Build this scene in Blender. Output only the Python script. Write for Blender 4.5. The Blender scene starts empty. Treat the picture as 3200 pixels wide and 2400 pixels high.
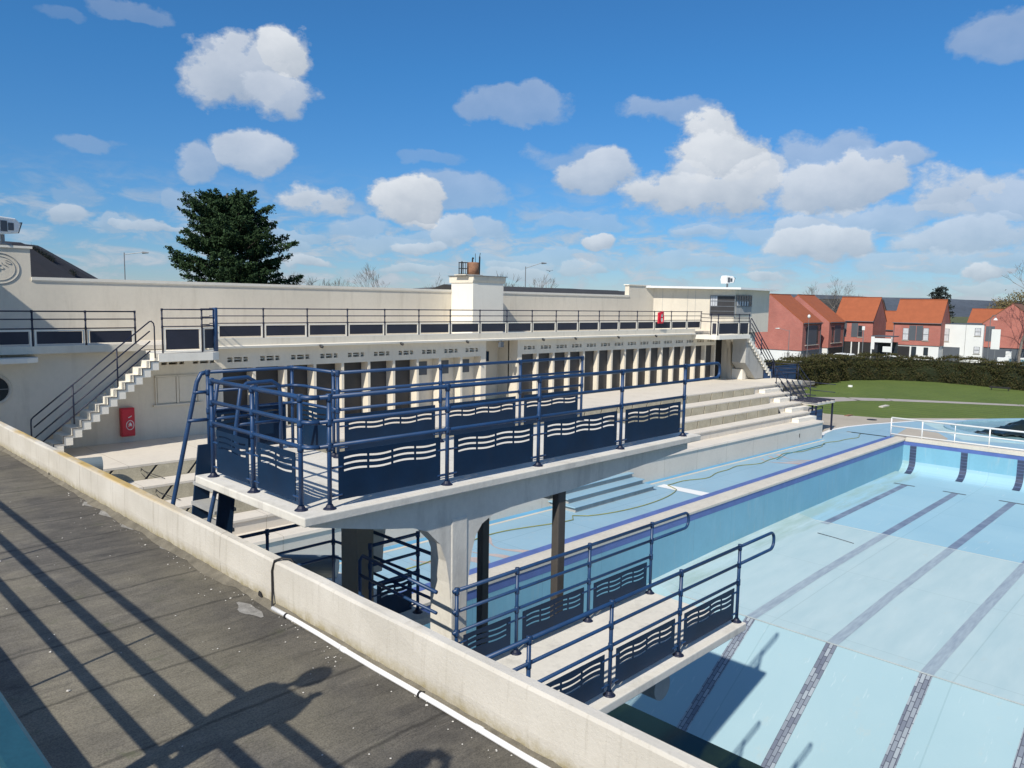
import bpy, math, random
from mathutils import Vector, Matrix
random.seed(7)
S = bpy.context.scene
COL = S.collection
R = math.radians
sin, cos, pi = math.sin, math.cos, math.pi

# ------------------------------------------------------------------ helpers
class M:
    """collects polygons that become ONE mesh object"""
    def __init__(s, tf=None):
        s.v = []; s.f = []; s.tf = tf; s.mi = []; s.cur = 0
    def add(s, vs, fs):
        n = len(s.v)
        if s.tf: vs = [s.tf(*p) for p in vs]
        s.v += [tuple(p) for p in vs]
        for f in fs:
            s.f.append(tuple(i + n for i in f)); s.mi.append(s.cur)
        return s
    def box(s, x0, x1, y0, y1, z0, z1):
        vs = [(x, y, z) for x in (x0, x1) for y in (y0, y1) for z in (z0, z1)]
        return s.add(vs, [(0,1,3,2),(4,6,7,5),(0,4,5,1),(2,3,7,6),(0,2,6,4),(1,5,7,3)])
    def quad(s, a, b, c, d): return s.add([a, b, c, d], [(0,1,2,3)])
    def poly(s, pts): return s.add(pts, [tuple(range(len(pts)))])
    def prism(s, pts, axis, a, b):
        """2D outline extruded along axis 'x','y' or 'z'"""
        def P(p, t):
            if axis == 'x': return (t, p[0], p[1])
            if axis == 'y': return (p[0], t, p[1])
            return (p[0], p[1], t)
        n = len(pts)
        vs = [P(p, a) for p in pts] + [P(p, b) for p in pts]
        fs = [tuple(range(n - 1, -1, -1)), tuple(range(n, 2*n))]
        fs += [(i, (i+1) % n, n + (i+1) % n, n + i) for i in range(n)]
        return s.add(vs, fs)
    def tube(s, pts, r, n=8, cap=True, r2=None):
        pts = [Vector(p) for p in pts]
        N = len(pts); vs = []; prev = None
        for i, p in enumerate(pts):
            if i == 0: d = pts[1] - p
            elif i == N-1: d = p - pts[i-1]
            else: d = (pts[i+1] - p).normalized() + (p - pts[i-1]).normalized()
            if d.length < 1e-9: d = Vector((0,0,1))
            d.normalize()
            if prev is None:
                up = Vector((0,0,1)) if abs(d.z) < .9 else Vector((1,0,0))
                u = d.cross(up).normalized()
            else:
                u = (prev - d * prev.dot(d))
                u = u.normalized() if u.length > 1e-6 else d.orthogonal().normalized()
            prev = u; w = d.cross(u)
            rr = r if r2 is None else r + (r2 - r) * i / (N-1)
            for k in range(n):
                a = 2*pi*k/n
                vs.append(p + (u*cos(a) + w*sin(a))*rr)
        fs = []
        for i in range(N-1):
            for k in range(n):
                fs.append((i*n+k, i*n+(k+1) % n, (i+1)*n+(k+1) % n, (i+1)*n+k))
        if cap: fs += [tuple(range(n-1, -1, -1)), tuple(range((N-1)*n, N*n))]
        return s.add([tuple(v) for v in vs], fs)
    def cyl(s, x, y, z0, z1, r, n=16, r2=None):
        return s.tube([(x, y, z0), (x, y, z1)], r, n, True, r2)
    def ball(s, c, r, n=8, sq=1.0):
        vs = []; fs = []
        for i in range(n+1):
            t = pi*i/n
            for k in range(n*2):
                a = pi*k/n
                vs.append((c[0]+r*sin(t)*cos(a), c[1]+r*sin(t)*sin(a), c[2]+r*sq*cos(t)))
        w = n*2
        for i in range(n):
            for k in range(w): fs.append((i*w+k, (i+1)*w+k, (i+1)*w+(k+1) % w, i*w+(k+1) % w))
        return s.add(vs, fs)
    def build(s, name, mats, parent=None, smooth=False, bevel=0, solid=0):
        me = bpy.data.meshes.new(name)
        me.from_pydata(s.v, [], s.f)
        if not isinstance(mats, (list, tuple)): mats = [mats]
        for m in mats: me.materials.append(m)
        if len(mats) > 1: me.polygons.foreach_set('material_index', s.mi)
        if smooth: me.polygons.foreach_set('use_smooth', [True]*len(me.polygons))
        me.update()
        o = bpy.data.objects.new(name, me); COL.objects.link(o)
        if parent: o.parent = parent
        if solid:
            md = o.modifiers.new('s', 'SOLIDIFY'); md.thickness = solid; md.offset = 0
        if bevel:
            md = o.modifiers.new('b', 'BEVEL'); md.width = bevel; md.segments = 2; md.limit_method = 'ANGLE'; md.angle_limit = R(40)
        return o

def tag(o, label=None, cat=None, group=None, kind=None):
    if label: o['label'] = label
    if cat: o['category'] = cat
    if group: o['group'] = group
    if kind: o['kind'] = kind
    return o
def empty(name, loc=(0,0,0), rz=0, **k):
    o = bpy.data.objects.new(name, None); COL.objects.link(o)
    o.location = loc; o.rotation_euler = (0,0,rz); o.empty_display_size = .3
    return tag(o, **k)
def copy_tree(o, parent=None):
    c = o.copy(); COL.objects.link(c); c.parent = parent
    for ch in list(o.children): copy_tree(ch, c)
    return c

# ------------------------------------------------------------------ materials
def newmat(name):
    m = bpy.data.materials.new(name); m.use_nodes = True
    nt = m.node_tree; b = nt.nodes['Principled BSDF']
    return m, nt, b
def N(nt, t, **k):
    n = nt.nodes.new(t)
    for a, v in k.items():
        if a.startswith('i_'):
            key = a[2:]
            n.inputs[int(key) if key.isdigit() else key].default_value = v
        else: setattr(n, a, v)
    return n
def mapco(nt, scale=(1,1,1), rot=(0,0,0)):
    tc = N(nt, 'ShaderNodeTexCoord'); mp = N(nt, 'ShaderNodeMapping')
    mp.inputs['Scale'].default_value = scale; mp.inputs['Rotation'].default_value = rot
    nt.links.new(tc.outputs['Object'], mp.inputs[0]); return mp.outputs[0]
def noise(nt, co, sc, det=4, rough=.55, dist=0):
    n = N(nt, 'ShaderNodeTexNoise'); n.inputs['Scale'].default_value = sc; n.inputs['Detail'].default_value = det
    n.inputs['Roughness'].default_value = rough; n.inputs['Distortion'].default_value = dist
    nt.links.new(co, n.inputs['Vector']); return n.outputs['Fac']
def ramp(nt, fac, stops):
    r = N(nt, 'ShaderNodeValToRGB'); e = r.color_ramp.elements
    while len(e) < len(stops): e.new(.5)
    for i, (p, c) in enumerate(stops):
        e[i].position = p; e[i].color = c if len(c) == 4 else (*c, 1)
    nt.links.new(fac, r.inputs[0]); return r.outputs[0]
def mix(nt, fac, a, b, mode='MIX'):
    m = N(nt, 'ShaderNodeMix', data_type='RGBA', blend_type=mode)
    for s, v in ((m.inputs[0], fac), (m.inputs[6], a), (m.inputs[7], b)):
        if hasattr(v, 'default_value') or hasattr(v, 'is_output'): nt.links.new(v, s)
        else: s.default_value = v if isinstance(v, (int, float)) else (*v, 1)
    return m.outputs[2]
def bump(nt, b, h, st=.3, dist=.02):
    n = N(nt, 'ShaderNodeBump'); n.inputs['Strength'].default_value = st; n.inputs['Distance'].default_value = dist
    nt.links.new(h, n.inputs['Height']); nt.links.new(n.outputs[0], b.inputs['Normal'])
def surf(name, c, rough=.8, var=.1, sc=.8, fine=0, stain=None, stain_sc=(.7,.7,.15), stain_amt=.3, bmp=0, bsc=40, metal=0, dark=None):
    """paint / plaster / concrete: base colour, soft blotches, optional streaky stains and grain"""
    m, nt, b = newmat(name)
    co = mapco(nt)
    n1 = noise(nt, co, sc, 5)
    lo = tuple(x*(1-var) for x in c) if dark is None else dark
    hi = tuple(min(1, x*(1+var*.5)) for x in c)
    col = ramp(nt, n1, [(.3, lo), (.7, hi)])
    if fine:
        n2 = noise(nt, co, sc*14, 6, .7)
        f = ramp(nt, n2, [(.35, (1-fine,)*3), (.65, (1,1,1))])
        col = mix(nt, 1.0, col, f, 'MULTIPLY')
    if stain:
        n3 = noise(nt, mapco(nt, stain_sc), 3.0, 6, .65)
        f = ramp(nt, n3, [(.52, (0,0,0)), (.78, (stain_amt,)*3)])
        col = mix(nt, f, col, stain)
    nt.links.new(col, b.inputs['Base Color'])
    b.inputs['Roughness'].default_value = rough; b.inputs['Metallic'].default_value = metal
    if bmp: bump(nt, b, noise(nt, co, bsc, 5), bmp, .01)
    return m

MT = {}
MT['cream'] = surf('cream_plaster', (.735,.67,.555), .9, .07, .5, .05, (.42,.37,.29), (.9,.9,.12), .42, .15, 30)
MT['cream_white'] = surf('white_plaster', (.80,.76,.67), .9, .05, .6, .03, (.42,.38,.3), (.9,.9,.1), .2, .1, 30)
MT['tread'] = surf('painted_tread', (.70,.64,.55), .85, .06, .9, .05, (.38,.34,.28), (.6,.6,.6), .3, .15, 40)
MT['slab_rough'] = surf('bare_concrete_slab', (.37,.335,.25), .95, .2, 1.6, .25, (.20,.18,.12), (1.2,1.2,.6), .6, .4, 45)
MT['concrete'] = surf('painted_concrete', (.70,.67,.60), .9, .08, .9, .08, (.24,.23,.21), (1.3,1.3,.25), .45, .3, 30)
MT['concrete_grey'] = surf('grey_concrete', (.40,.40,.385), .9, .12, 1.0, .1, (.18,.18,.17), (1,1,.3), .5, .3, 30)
MT['deckfloor'] = surf('beige_concrete_paving', (.44,.395,.33), .95, .1, .25, .08, (.3,.27,.22), (.3,.3,.3), .4, .2, 20)
MT['blue_deck'] = surf('pale_blue_deck_paint', (.29,.46,.565), .55, .06, .35, .03, (.42,.55,.60), (.25,.25,.25), .25, .05, 20)
MT['blue_wall'] = surf('pool_wall_paint', (.20,.44,.56), .5, .08, .5, .05, (.35,.58,.68), (.6,.6,.15), .3, .05, 20)
def add_joints(key, bw, rh, msz, mcol, swap=False, streak=None):
    m = MT[key]; nt = m.node_tree; b = nt.nodes['Principled BSDF']; src = b.inputs['Base Color'].links[0].from_socket
    tc = N(nt, 'ShaderNodeTexCoord'); sp = N(nt, 'ShaderNodeSeparateXYZ'); nt.links.new(tc.outputs['Object'], sp.inputs[0]); cb = N(nt, 'ShaderNodeCombineXYZ')
    if swap:
        ad = N(nt, 'ShaderNodeMath', operation='ADD'); nt.links.new(sp.outputs[0], ad.inputs[0]); nt.links.new(sp.outputs[1], ad.inputs[1]); nt.links.new(ad.outputs[0], cb.inputs[0]); nt.links.new(sp.outputs[2], cb.inputs[1])
    else: nt.links.new(sp.outputs[0], cb.inputs[0]); nt.links.new(sp.outputs[1], cb.inputs[1])
    bk = N(nt, 'ShaderNodeTexBrick'); bk.offset = 0; bk.inputs['Scale'].default_value = 1; bk.inputs['Brick Width'].default_value = bw; bk.inputs['Row Height'].default_value = rh; bk.inputs['Mortar Size'].default_value = msz
    bk.inputs['Color1'].default_value = (1,1,1,1); bk.inputs['Color2'].default_value = (.95,.96,.97,1); bk.inputs['Mortar'].default_value = (*mcol,1); nt.links.new(cb.outputs[0], bk.inputs['Vector'])
    c = mix(nt, 1.0, src, bk.outputs[0], 'MULTIPLY')
    if streak:
        st = ramp(nt, noise(nt, mapco(nt, streak[0]), 2.5, 7, .65), [(.56,(0,0,0)), (.74,(streak[2],)*3)]); c = mix(nt, st, c, streak[1])
    nt.links.new(c, b.inputs['Base Color'])
add_joints('blue_deck', 3.1, 2.6, .012, (.72,.75,.77), streak=((1.4,1.4,1),(.46,.47,.44),.35))
add_joints('blue_wall', 2.6, 9, .012, (.8,.82,.84), True, ((2.2,2.2,.25),(.40,.46,.46),.35))
add_joints('tread', 2.4, 50, .008, (.6,.58,.55), False, ((1.2,1.2,1),(.46,.42,.35),.30))
MT['blue_line'] = surf('deep_blue_tile', (.10,.16,.42), .45, .15, 2, .15)
MT['lane'] = surf('lane_tile_blue_grey', (.045,.065,.125), .6, .2, 3, .25)
MT['navy'] = surf('navy_gloss_paint', (.013,.052,.145), .42, .2, 5, .15, (.06,.05,.05), (3,3,1.2), .22)
MT['navy_dark'] = surf('navy_panel_paint', (.007,.028,.070), .5, .2, 2.5, .1, (.02,.03,.05), (2.5,2.5,.6), .3)
MT['navy_dark'].node_tree.nodes['Principled BSDF'].inputs['Specular IOR Level'].default_value = .2
MT['panel_terrace'] = surf('dark_terrace_panel', (.024,.026,.042), .6, .25, 1.5, .1)
MT['rail_black'] = surf('dark_blue_black_paint', (.008,.012,.035), .5, .15, 3)
MT['col_dark'] = surf('dark_brown_column', (.075,.067,.06), .7, .15, 1, .1)  # even dark brown for the two right-hand columns
MT['col_taupe'] = surf('taupe_shaded_concrete', (.27,.245,.20), .8, .12, 1, .1)  # rear left column: slab shade put into its colour; stand end parts share it
MT['rail_teal'] = surf('worn_blue_handrail_paint', (.022,.085,.115), .3, .3, 6, .2)
MT['white_paint'] = surf('white_gloss_paint', (.84,.84,.82), .5, .05, 2)
MT['coping'] = surf('cream_coping_stone', (.62,.58,.50), .8, .08, .8, .12, (.36,.32,.25), (.8,.8,.8), .35, .2, 30)
MT['red'] = surf('red_enamel', (.55,.012,.035), .4, .1, 3)
MT['white_detail'] = surf('white_enamel', (.8,.8,.8), .5, .05, 3)
MT['grey_duct'] = surf('grey_pvc', (.16,.20,.22), .4, .12, 2)
MT['black'] = surf('black_rubber', (.015,.015,.017), .6, .2, 4)
MT['pipe_white'] = surf('white_plastic', (.82,.83,.85), .35, .04, 3)
MT['door_wood'] = surf('dark_brown_door', (.050,.048,.049), .6, .25, .4, .15)
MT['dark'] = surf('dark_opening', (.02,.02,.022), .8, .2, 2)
MT['glass'] = surf('window_glass', (.03,.04,.05), .08, .2, 1)
MT['curtain'] = surf('net_curtain', (.55,.57,.6), .7, .2, 3)
MT['metal_grey'] = surf('grey_metal', (.25,.26,.27), .45, .1, 3, metal=.5)
MT['rust'] = surf('rusty_terracotta', (.33,.17,.10), .9, .4, 6, .3)
MT['clad_grey'] = surf('grey_cladding', (.085,.10,.12), .6, .1, 1)
MT['house_white'] = surf('white_render', (.72,.74,.73), .85, .05, .6, .03)
MT['yellow'] = surf('yellow_paint', (.75,.60,.04), .5, .1, 3)
MT['hose'] = surf('olive_hose', (.30,.30,.08), .5, .15, 5)
MT['skin'] = surf('skin', (.55,.33,.24), .5, .05, 5)
MT['coat'] = surf('dark_coat_cloth', (.03,.035,.05), .85, .2, 6)
MT['jeans'] = surf('jeans_cloth', (.04,.06,.13), .85, .2, 6)
MT['hair'] = surf('brown_hair', (.05,.03,.02), .6, .3, 20)
MT['bark'] = surf('grey_bark', (.12,.10,.085), .95, .3, 4, .3)
MT['bark_far'] = surf('distant_twig_bark', (.20,.18,.16), .95, .2, 4)
MT['pebble'] = surf('pale_pebble', (.6,.58,.54), .9, .2, 20)

# roof felt: dark bitumen with drifting streaks
def roof_mat():
    m, nt, b = newmat('weathered_roof_felt')
    co = mapco(nt, (1,1,1))
    st = mapco(nt, (.9,2.3,1), (0,0,R(-14)))
    n1 = noise(nt, st, 2.4, 9, .68, .35); n2 = noise(nt, co, 75, 5, .75); n3 = noise(nt, mapco(nt, (.9,.5,1)), .9, 4)
    c = ramp(nt, n1, [(.28, (.085,.078,.068)), (.50, (.150,.138,.118)), (.72, (.24,.218,.178))])
    c = mix(nt, ramp(nt, n3, [(.40,(0,0,0)), (.60,(.9,.9,.9))]), c, mix(nt, .6, c, (.29,.26,.185)))
    g = ramp(nt, n2, [(.30,(.45,.45,.45)), (.52,(.95,.95,.95)), (.72,(1.35,1.35,1.3)), (.85,(2.0,2.0,1.9))])
    c = mix(nt, 1.0, c, g, 'MULTIPLY')
    cr = ramp(nt, noise(nt, mapco(nt, (.28,2.6,1), (0,0,R(-8))), 2.1, 7, .6, .5), [(.485,(1,1,1)), (.50,(.35,.35,.35)), (.515,(1,1,1))])
    c = mix(nt, .45, c, mix(nt, 1.0, c, cr, 'MULTIPLY'))
    # felt laps: thin dark seams running to the parapet, pulled about by noise
    ls = N(nt, 'ShaderNodeSeparateXYZ'); nt.links.new(co, ls.inputs[0])
    lw = N(nt, 'ShaderNodeMath', operation='MULTIPLY_ADD'); nt.links.new(noise(nt, mapco(nt, (.8,.8,1)), 1.3, 4), lw.inputs[0]); lw.inputs[1].default_value = .22; nt.links.new(ls.outputs[1], lw.inputs[2])
    lf = N(nt, 'ShaderNodeMath', operation='PINGPONG'); nt.links.new(lw.outputs[0], lf.inputs[0]); lf.inputs[1].default_value = .52
    seam = ramp(nt, lf.outputs[0], [(0,(.35,.35,.35)), (.012,(.5,.5,.5)), (.03,(1,1,1))])
    c = mix(nt, .8, c, mix(nt, 1.0, c, seam, 'MULTIPLY'))
    moss = ramp(nt, noise(nt, mapco(nt, (1,1,1)), 3.2, 8, .72), [(.60,(0,0,0)), (.68,(.55,.55,.55))]); c = mix(nt, moss, c, (.10,.11,.06))
    pale = ramp(nt, noise(nt, mapco(nt, (.7,2.2,1)), 4.5, 7, .7), [(.66,(0,0,0)), (.72,(.6,.6,.6))]); c = mix(nt, pale, c, (.34,.31,.24))
    # darker strip beside the parapet
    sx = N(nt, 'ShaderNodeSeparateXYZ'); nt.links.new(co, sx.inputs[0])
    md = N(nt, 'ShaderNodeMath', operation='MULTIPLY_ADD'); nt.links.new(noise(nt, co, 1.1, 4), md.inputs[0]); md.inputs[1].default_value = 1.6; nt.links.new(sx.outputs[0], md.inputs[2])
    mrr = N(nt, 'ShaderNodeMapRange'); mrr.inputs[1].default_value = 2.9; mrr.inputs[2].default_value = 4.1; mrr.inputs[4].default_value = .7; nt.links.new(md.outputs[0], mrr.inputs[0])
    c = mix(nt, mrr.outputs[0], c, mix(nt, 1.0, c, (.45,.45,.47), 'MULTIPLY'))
    nt.links.new(c, b.inputs['Base Color']); b.inputs['Roughness'].default_value = .75
    bump(nt, b, n2, .35, .01)
    return m
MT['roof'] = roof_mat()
def parapet_mat():
    m, nt, b = newmat('weathered_parapet_render')
    co = mapco(nt)
    n1 = noise(nt, co, 1.3, 5); st = noise(nt, mapco(nt, (6,6,.5)), 2.2, 6, .6); sp = noise(nt, co, 70, 3, .8)
    c = ramp(nt, n1, [(.3,(.50,.47,.41)), (.7,(.62,.59,.53))])
    c = mix(nt, ramp(nt, st, [(.55,(0,0,0)), (.72,(.38,.38,.38))]), c, (.30,.27,.21))
    c = mix(nt, ramp(nt, sp, [(.66,(0,0,0)), (.72,(.55,.55,.55))]), c, (.13,.12,.10))
    sx = N(nt, 'ShaderNodeSeparateXYZ'); tc = N(nt, 'ShaderNodeTexCoord'); nt.links.new(tc.outputs['Object'], sx.inputs[0])
    # algae along the foot, its upper edge broken by noise
    mm = N(nt, 'ShaderNodeMapRange'); mm.inputs[1].default_value = 4.24; mm.inputs[2].default_value = 4.06; mm.inputs[3].default_value = 0; mm.inputs[4].default_value = 1
    nt.links.new(sx.outputs[2], mm.inputs[0])
    al = N(nt, 'ShaderNodeMath', operation='MULTIPLY'); nt.links.new(mm.outputs[0], al.inputs[0]); nt.links.new(noise(nt, co, 9, 6, .7), al.inputs[1])
    c = mix(nt, ramp(nt, al.outputs[0], [(.18,(0,0,0)), (.55,(.85,.85,.85))]), c, (.30,.25,.12))
    # ochre lichen on the far part of the top
    ly = N(nt, 'ShaderNodeMapRange'); ly.inputs[1].default_value = 8.2; ly.inputs[2].default_value = 10.5
    nt.links.new(sx.outputs[1], ly.inputs[0])
    lz = N(nt, 'ShaderNodeMapRange'); lz.inputs[1].default_value = 4.47; lz.inputs[2].default_value = 4.50
    nt.links.new(sx.outputs[2], lz.inputs[0])
    a = N(nt, 'ShaderNodeMath', operation='MULTIPLY'); nt.links.new(ly.outputs[0], a.inputs[0]); nt.links.new(lz.outputs[0], a.inputs[1])
    a2 = N(nt, 'ShaderNodeMath', operation='MULTIPLY'); nt.links.new(a.outputs[0], a2.inputs[0])
    nt.links.new(ramp(nt, noise(nt, mapco(nt, (1,.5,1)), 1.2, 5), [(.42,(0,0,0)), (.55,(.9,.9,.9))]), a2.inputs[1])
    c = mix(nt, a2.outputs[0], c, (.42,.28,.07))
    nt.links.new(c, b.inputs['Base Color']); b.inputs['Roughness'].default_value = .95
    bump(nt, b, noise(nt, co, 35, 6, .7), .5, .01)
    return m
MT['parapet'] = parapet_mat()
def tread_wet(): pass
def pool_floor_mat():
    m, nt, b = newmat('pool_floor_paint')
    co = mapco(nt)
    sx = N(nt, 'ShaderNodeSeparateXYZ'); nt.links.new(co, sx.inputs[0])
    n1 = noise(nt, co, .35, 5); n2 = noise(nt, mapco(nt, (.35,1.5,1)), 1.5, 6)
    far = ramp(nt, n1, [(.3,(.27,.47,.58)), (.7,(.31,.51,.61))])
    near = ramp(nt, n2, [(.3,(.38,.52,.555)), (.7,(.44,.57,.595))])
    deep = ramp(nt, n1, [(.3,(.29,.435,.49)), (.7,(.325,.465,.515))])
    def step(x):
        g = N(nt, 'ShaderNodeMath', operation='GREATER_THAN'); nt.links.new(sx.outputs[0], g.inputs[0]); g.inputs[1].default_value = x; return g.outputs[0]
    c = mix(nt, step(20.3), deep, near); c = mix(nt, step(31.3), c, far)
    # green-brown puddle stains by the left wall
    ln = noise(nt, mapco(nt, (.18,1.2,1)), 1.6, 6, .6)
    yy = N(nt, 'ShaderNodeMapRange'); yy.inputs[1].default_value = 11.7; yy.inputs[2].default_value = 12.6; nt.links.new(sx.outputs[1], yy.inputs[0])
    st = N(nt, 'ShaderNodeMath', operation='MULTIPLY'); nt.links.new(yy.outputs[0], st.inputs[0]); nt.links.new(ln, st.inputs[1])
    c = mix(nt, ramp(nt, st.outputs[0], [(.42,(0,0,0)), (.62,(.6,.6,.6))]), c, (.26,.38,.34))
    bk = N(nt, 'ShaderNodeTexBrick'); bk.offset = 0; bk.inputs['Scale'].default_value = 1; bk.inputs['Brick Width'].default_value = 5.2; bk.inputs['Row Height'].default_value = 4.7; bk.inputs['Mortar Size'].default_value = .018
    bk.inputs['Color1'].default_value = (1,1,1,1); bk.inputs['Color2'].default_value = (.97,.98,.98,1); bk.inputs['Mortar'].default_value = (.86,.88,.88,1); nt.links.new(co, bk.inputs['Vector'])
    c = mix(nt, 1.0, c, bk.outputs[0], 'MULTIPLY')
    gr = ramp(nt, noise(nt, mapco(nt, (.5,.9,1), (0,0,R(30))), 2.2, 9, .72), [(.60,(0,0,0)), (.74,(.35,.35,.35))])
    c = mix(nt, gr, c, (.42,.44,.40))
    sc_ = ramp(nt, noise(nt, mapco(nt, (.25,3,1)), 3, 6, .6), [(.64,(0,0,0)), (.70,(.25,.25,.25))]); c = mix(nt, sc_, c, (.58,.66,.68))
    nt.links.new(c, b.inputs['Base Color']); b.inputs['Roughness'].default_value = .88
    bump(nt, b, noise(nt, co, 30, 5), .25, .01)
    return m
MT['pool_floor'] = pool_floor_mat()
def grass_mat(name, a, bb, sc=.25):
    m, nt, b = newmat(name); co = mapco(nt)
    n1 = noise(nt, co, sc, 6, .65); n2 = noise(nt, co, 9, 6, .8)
    c = ramp(nt, n1, [(.3,a), (.7,bb)])
    c = mix(nt, 1.0, c, ramp(nt, n2, [(.3,(.55,.55,.5)), (.7,(1.25,1.25,1.1))]), 'MULTIPLY')
    nt.links.new(c, b.inputs['Base Color']); b.inputs['Roughness'].default_value = .95
    bump(nt, b, n2, .8, .08)
    return m
MT['grass'] = grass_mat('lawn_grass', (.100,.150,.026), (.135,.19,.036))
def mow():
    m = MT['grass']; nt = m.node_tree; b = nt.nodes['Principled BSDF']; src = b.inputs['Base Color'].links[0].from_socket
    w = N(nt, 'ShaderNodeTexWave', bands_direction='X'); w.inputs['Scale'].default_value = .28; w.inputs['Distortion'].default_value = 1.2; w.inputs['Detail'].default_value = 2
    nt.links.new(mapco(nt, (1,.35,1)), w.inputs['Vector'])
    c = mix(nt, 1.0, src, ramp(nt, w.outputs['Fac'], [(.2,(.86,.9,.85)), (.8,(1.08,1.06,1.0))]), 'MULTIPLY')
    pz = ramp(nt, noise(nt, mapco(nt), .55, 7, .7), [(.56,(0,0,0)), (.72,(.45,.45,.45))]); c = mix(nt, pz, c, (.16,.165,.05))
    nt.links.new(c, b.inputs['Base Color'])
mow()
MT['field'] = grass_mat('field_grass', (.07,.09,.03), (.12,.12,.05), .02)
MT['path'] = surf('gravel_path', (.40,.36,.33), .95, .1, 1, .1)
MT['road'] = surf('asphalt_road', (.07,.07,.075), .9, .15, .4, .1)
MT['ridge'] = surf('distant_wooded_ridge', (.080,.100,.130), 1, .35, .012, .25)
MT['mound'] = surf('slag_heap', (.022,.024,.034), 1, .25, .05, .2)
MT['hedge_core'] = surf('hedge_core', (.018,.026,.009), 1, .3, 1)
def leaf_mat(name, a, bb, c2=None, sc=.6):
    m, nt, b = newmat(name); co = mapco(nt)
    n1 = noise(nt, co, sc, 4); g = N(nt, 'ShaderNodeNewGeometry')
    c = ramp(nt, n1, [(.3,a), (.65,bb)])
    n2 = noise(nt, co, 7, 2)
    c = mix(nt, ramp(nt, n2, [(.4,(0,0,0)), (.65,(1,1,1))]), c, c2 or bb)
    nt.links.new(c, b.inputs['Base Color']); b.inputs['Roughness'].default_value = .8
    try: b.inputs['Specular IOR Level'].default_value = .2
    except Exception: pass
    return m
MT['hedge'] = leaf_mat('hedge_leaf', (.026,.034,.010), (.056,.066,.018), (.075,.056,.026), .9)
MT['needle'] = leaf_mat('conifer_needle', (.010,.026,.014), (.024,.052,.022), (.040,.075,.026))
MT['needle2'] = leaf_mat('small_conifer_needle', (.016,.022,.022), (.03,.04,.035))
MT['olive'] = leaf_mat('budding_olive_foliage', (.14,.13,.05), (.20,.18,.08), (.16,.11,.06))
def brick_mat(name, c1, c2, mort):
    m, nt, b = newmat(name)
    tc = N(nt, 'ShaderNodeTexCoord'); sp = N(nt, 'ShaderNodeSeparateXYZ'); nt.links.new(tc.outputs['Object'], sp.inputs[0])
    ad = N(nt, 'ShaderNodeMath', operation='ADD'); nt.links.new(sp.outputs[0], ad.inputs[0]); nt.links.new(sp.outputs[1], ad.inputs[1])
    cb = N(nt, 'ShaderNodeCombineXYZ'); nt.links.new(ad.outputs[0], cb.inputs[0]); nt.links.new(sp.outputs[2], cb.inputs[1])
    t = N(nt, 'ShaderNodeTexBrick'); t.inputs['Scale'].default_value = 1; t.inputs['Brick Width'].default_value = .22; t.inputs['Row Height'].default_value = .075
    t.inputs['Mortar Size'].default_value = .01; t.inputs['Color1'].default_value = (*c1,1); t.inputs['Color2'].default_value = (*c2,1); t.inputs['Mortar'].default_value = (*mort,1)
    nt.links.new(cb.outputs[0], t.inputs['Vector'])
    c = mix(nt, 1.0, t.outputs[0], ramp(nt, noise(nt, tc.outputs['Object'], .6, 5), [(.3,(.85,.85,.85)), (.7,(1.1,1.1,1.1))]), 'MULTIPLY')
    nt.links.new(c, b.inputs['Base Color']); b.inputs['Roughness'].default_value = .9
    return m
MT['brick'] = brick_mat('red_brick', (.43,.125,.095), (.37,.10,.08), (.42,.24,.2))
MT['brick2'] = brick_mat('old_brick', (.30,.12,.08), (.24,.09,.06), (.3,.2,.16))
def tile_mat(name, c):
    m, nt, b = newmat(name); co = mapco(nt)
    w = N(nt, 'ShaderNodeTexWave', wave_type='BANDS', bands_direction='Z'); w.inputs['Scale'].default_value = 2.2; w.inputs['Distortion'].default_value = .6; w.inputs['Detail'].default_value = 2
    nt.links.new(co, w.inputs['Vector'])
    n1 = noise(nt, co, 1.2, 6, .7)
    col = mix(nt, 1.0, ramp(nt, n1, [(.3, tuple(x*.82 for x in c)), (.7, c)]), ramp(nt, w.outputs['Fac'], [(0,(.8,.8,.8)), (.4,(1,1,1))]), 'MULTIPLY')
    nt.links.new(col, b.inputs['Base Color']); b.inputs['Roughness'].default_value = .85
    bump(nt, b, w.outputs['Fac'], .5, .03)
    return m
MT['tiles'] = tile_mat('orange_roof_tiles', (.37,.105,.042))
MT['tiles2'] = tile_mat('brown_roof_tiles', (.22,.10,.06))
MT['slate'] = surf('dark_slate_roof', (.05,.048,.046), .8, .25, 3, .2)

# ------------------------------------------------------------------ camera
CZ = 7.03
cam = bpy.data.cameras.new('camera'); co_ = bpy.data.objects.new('camera', cam); COL.objects.link(co_)
F = 2391.0
ax = Vector((2360,-215,F)).normalized(); cy = Vector((-2450,-295,F)); ay = (cy - ax*cy.dot(ax)).normalized(); az = ax.cross(ay)
if az.y > 0: az = -az
# rows of the rotation (image axes: x right, y down, z forward) -> world
right = Vector((ax.x, ay.x, az.x)); down = Vector((ax.y, ay.y, az.y)); fwd = Vector((ax.z, ay.z, az.z))
mw = Matrix.Identity(4)
for i in range(3):
    mw[i][0] = right[i]; mw[i][1] = -down[i]; mw[i][2] = -fwd[i]
mw[0][3] = 0; mw[1][3] = 0; mw[2][3] = CZ
co_.matrix_world = mw
cam.sensor_width = 36; cam.lens = F/3200*36; cam.clip_start = .02; cam.clip_end = 6000
S.camera = co_

# ------------------------------------------------------------------ light and sky
SUN = Vector((-1.07,-.33,1.0)).normalized()
ld = bpy.data.lights.new('sun', 'SUN'); ld.energy = 4.95; ld.angle = R(.53); ld.color = (1,.935,.82)
lo = bpy.data.objects.new('sun', ld); COL.objects.link(lo)
lo.rotation_euler = SUN.to_track_quat('Z', 'Y').to_euler(); lo.location = (-40,-10,60)

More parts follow.
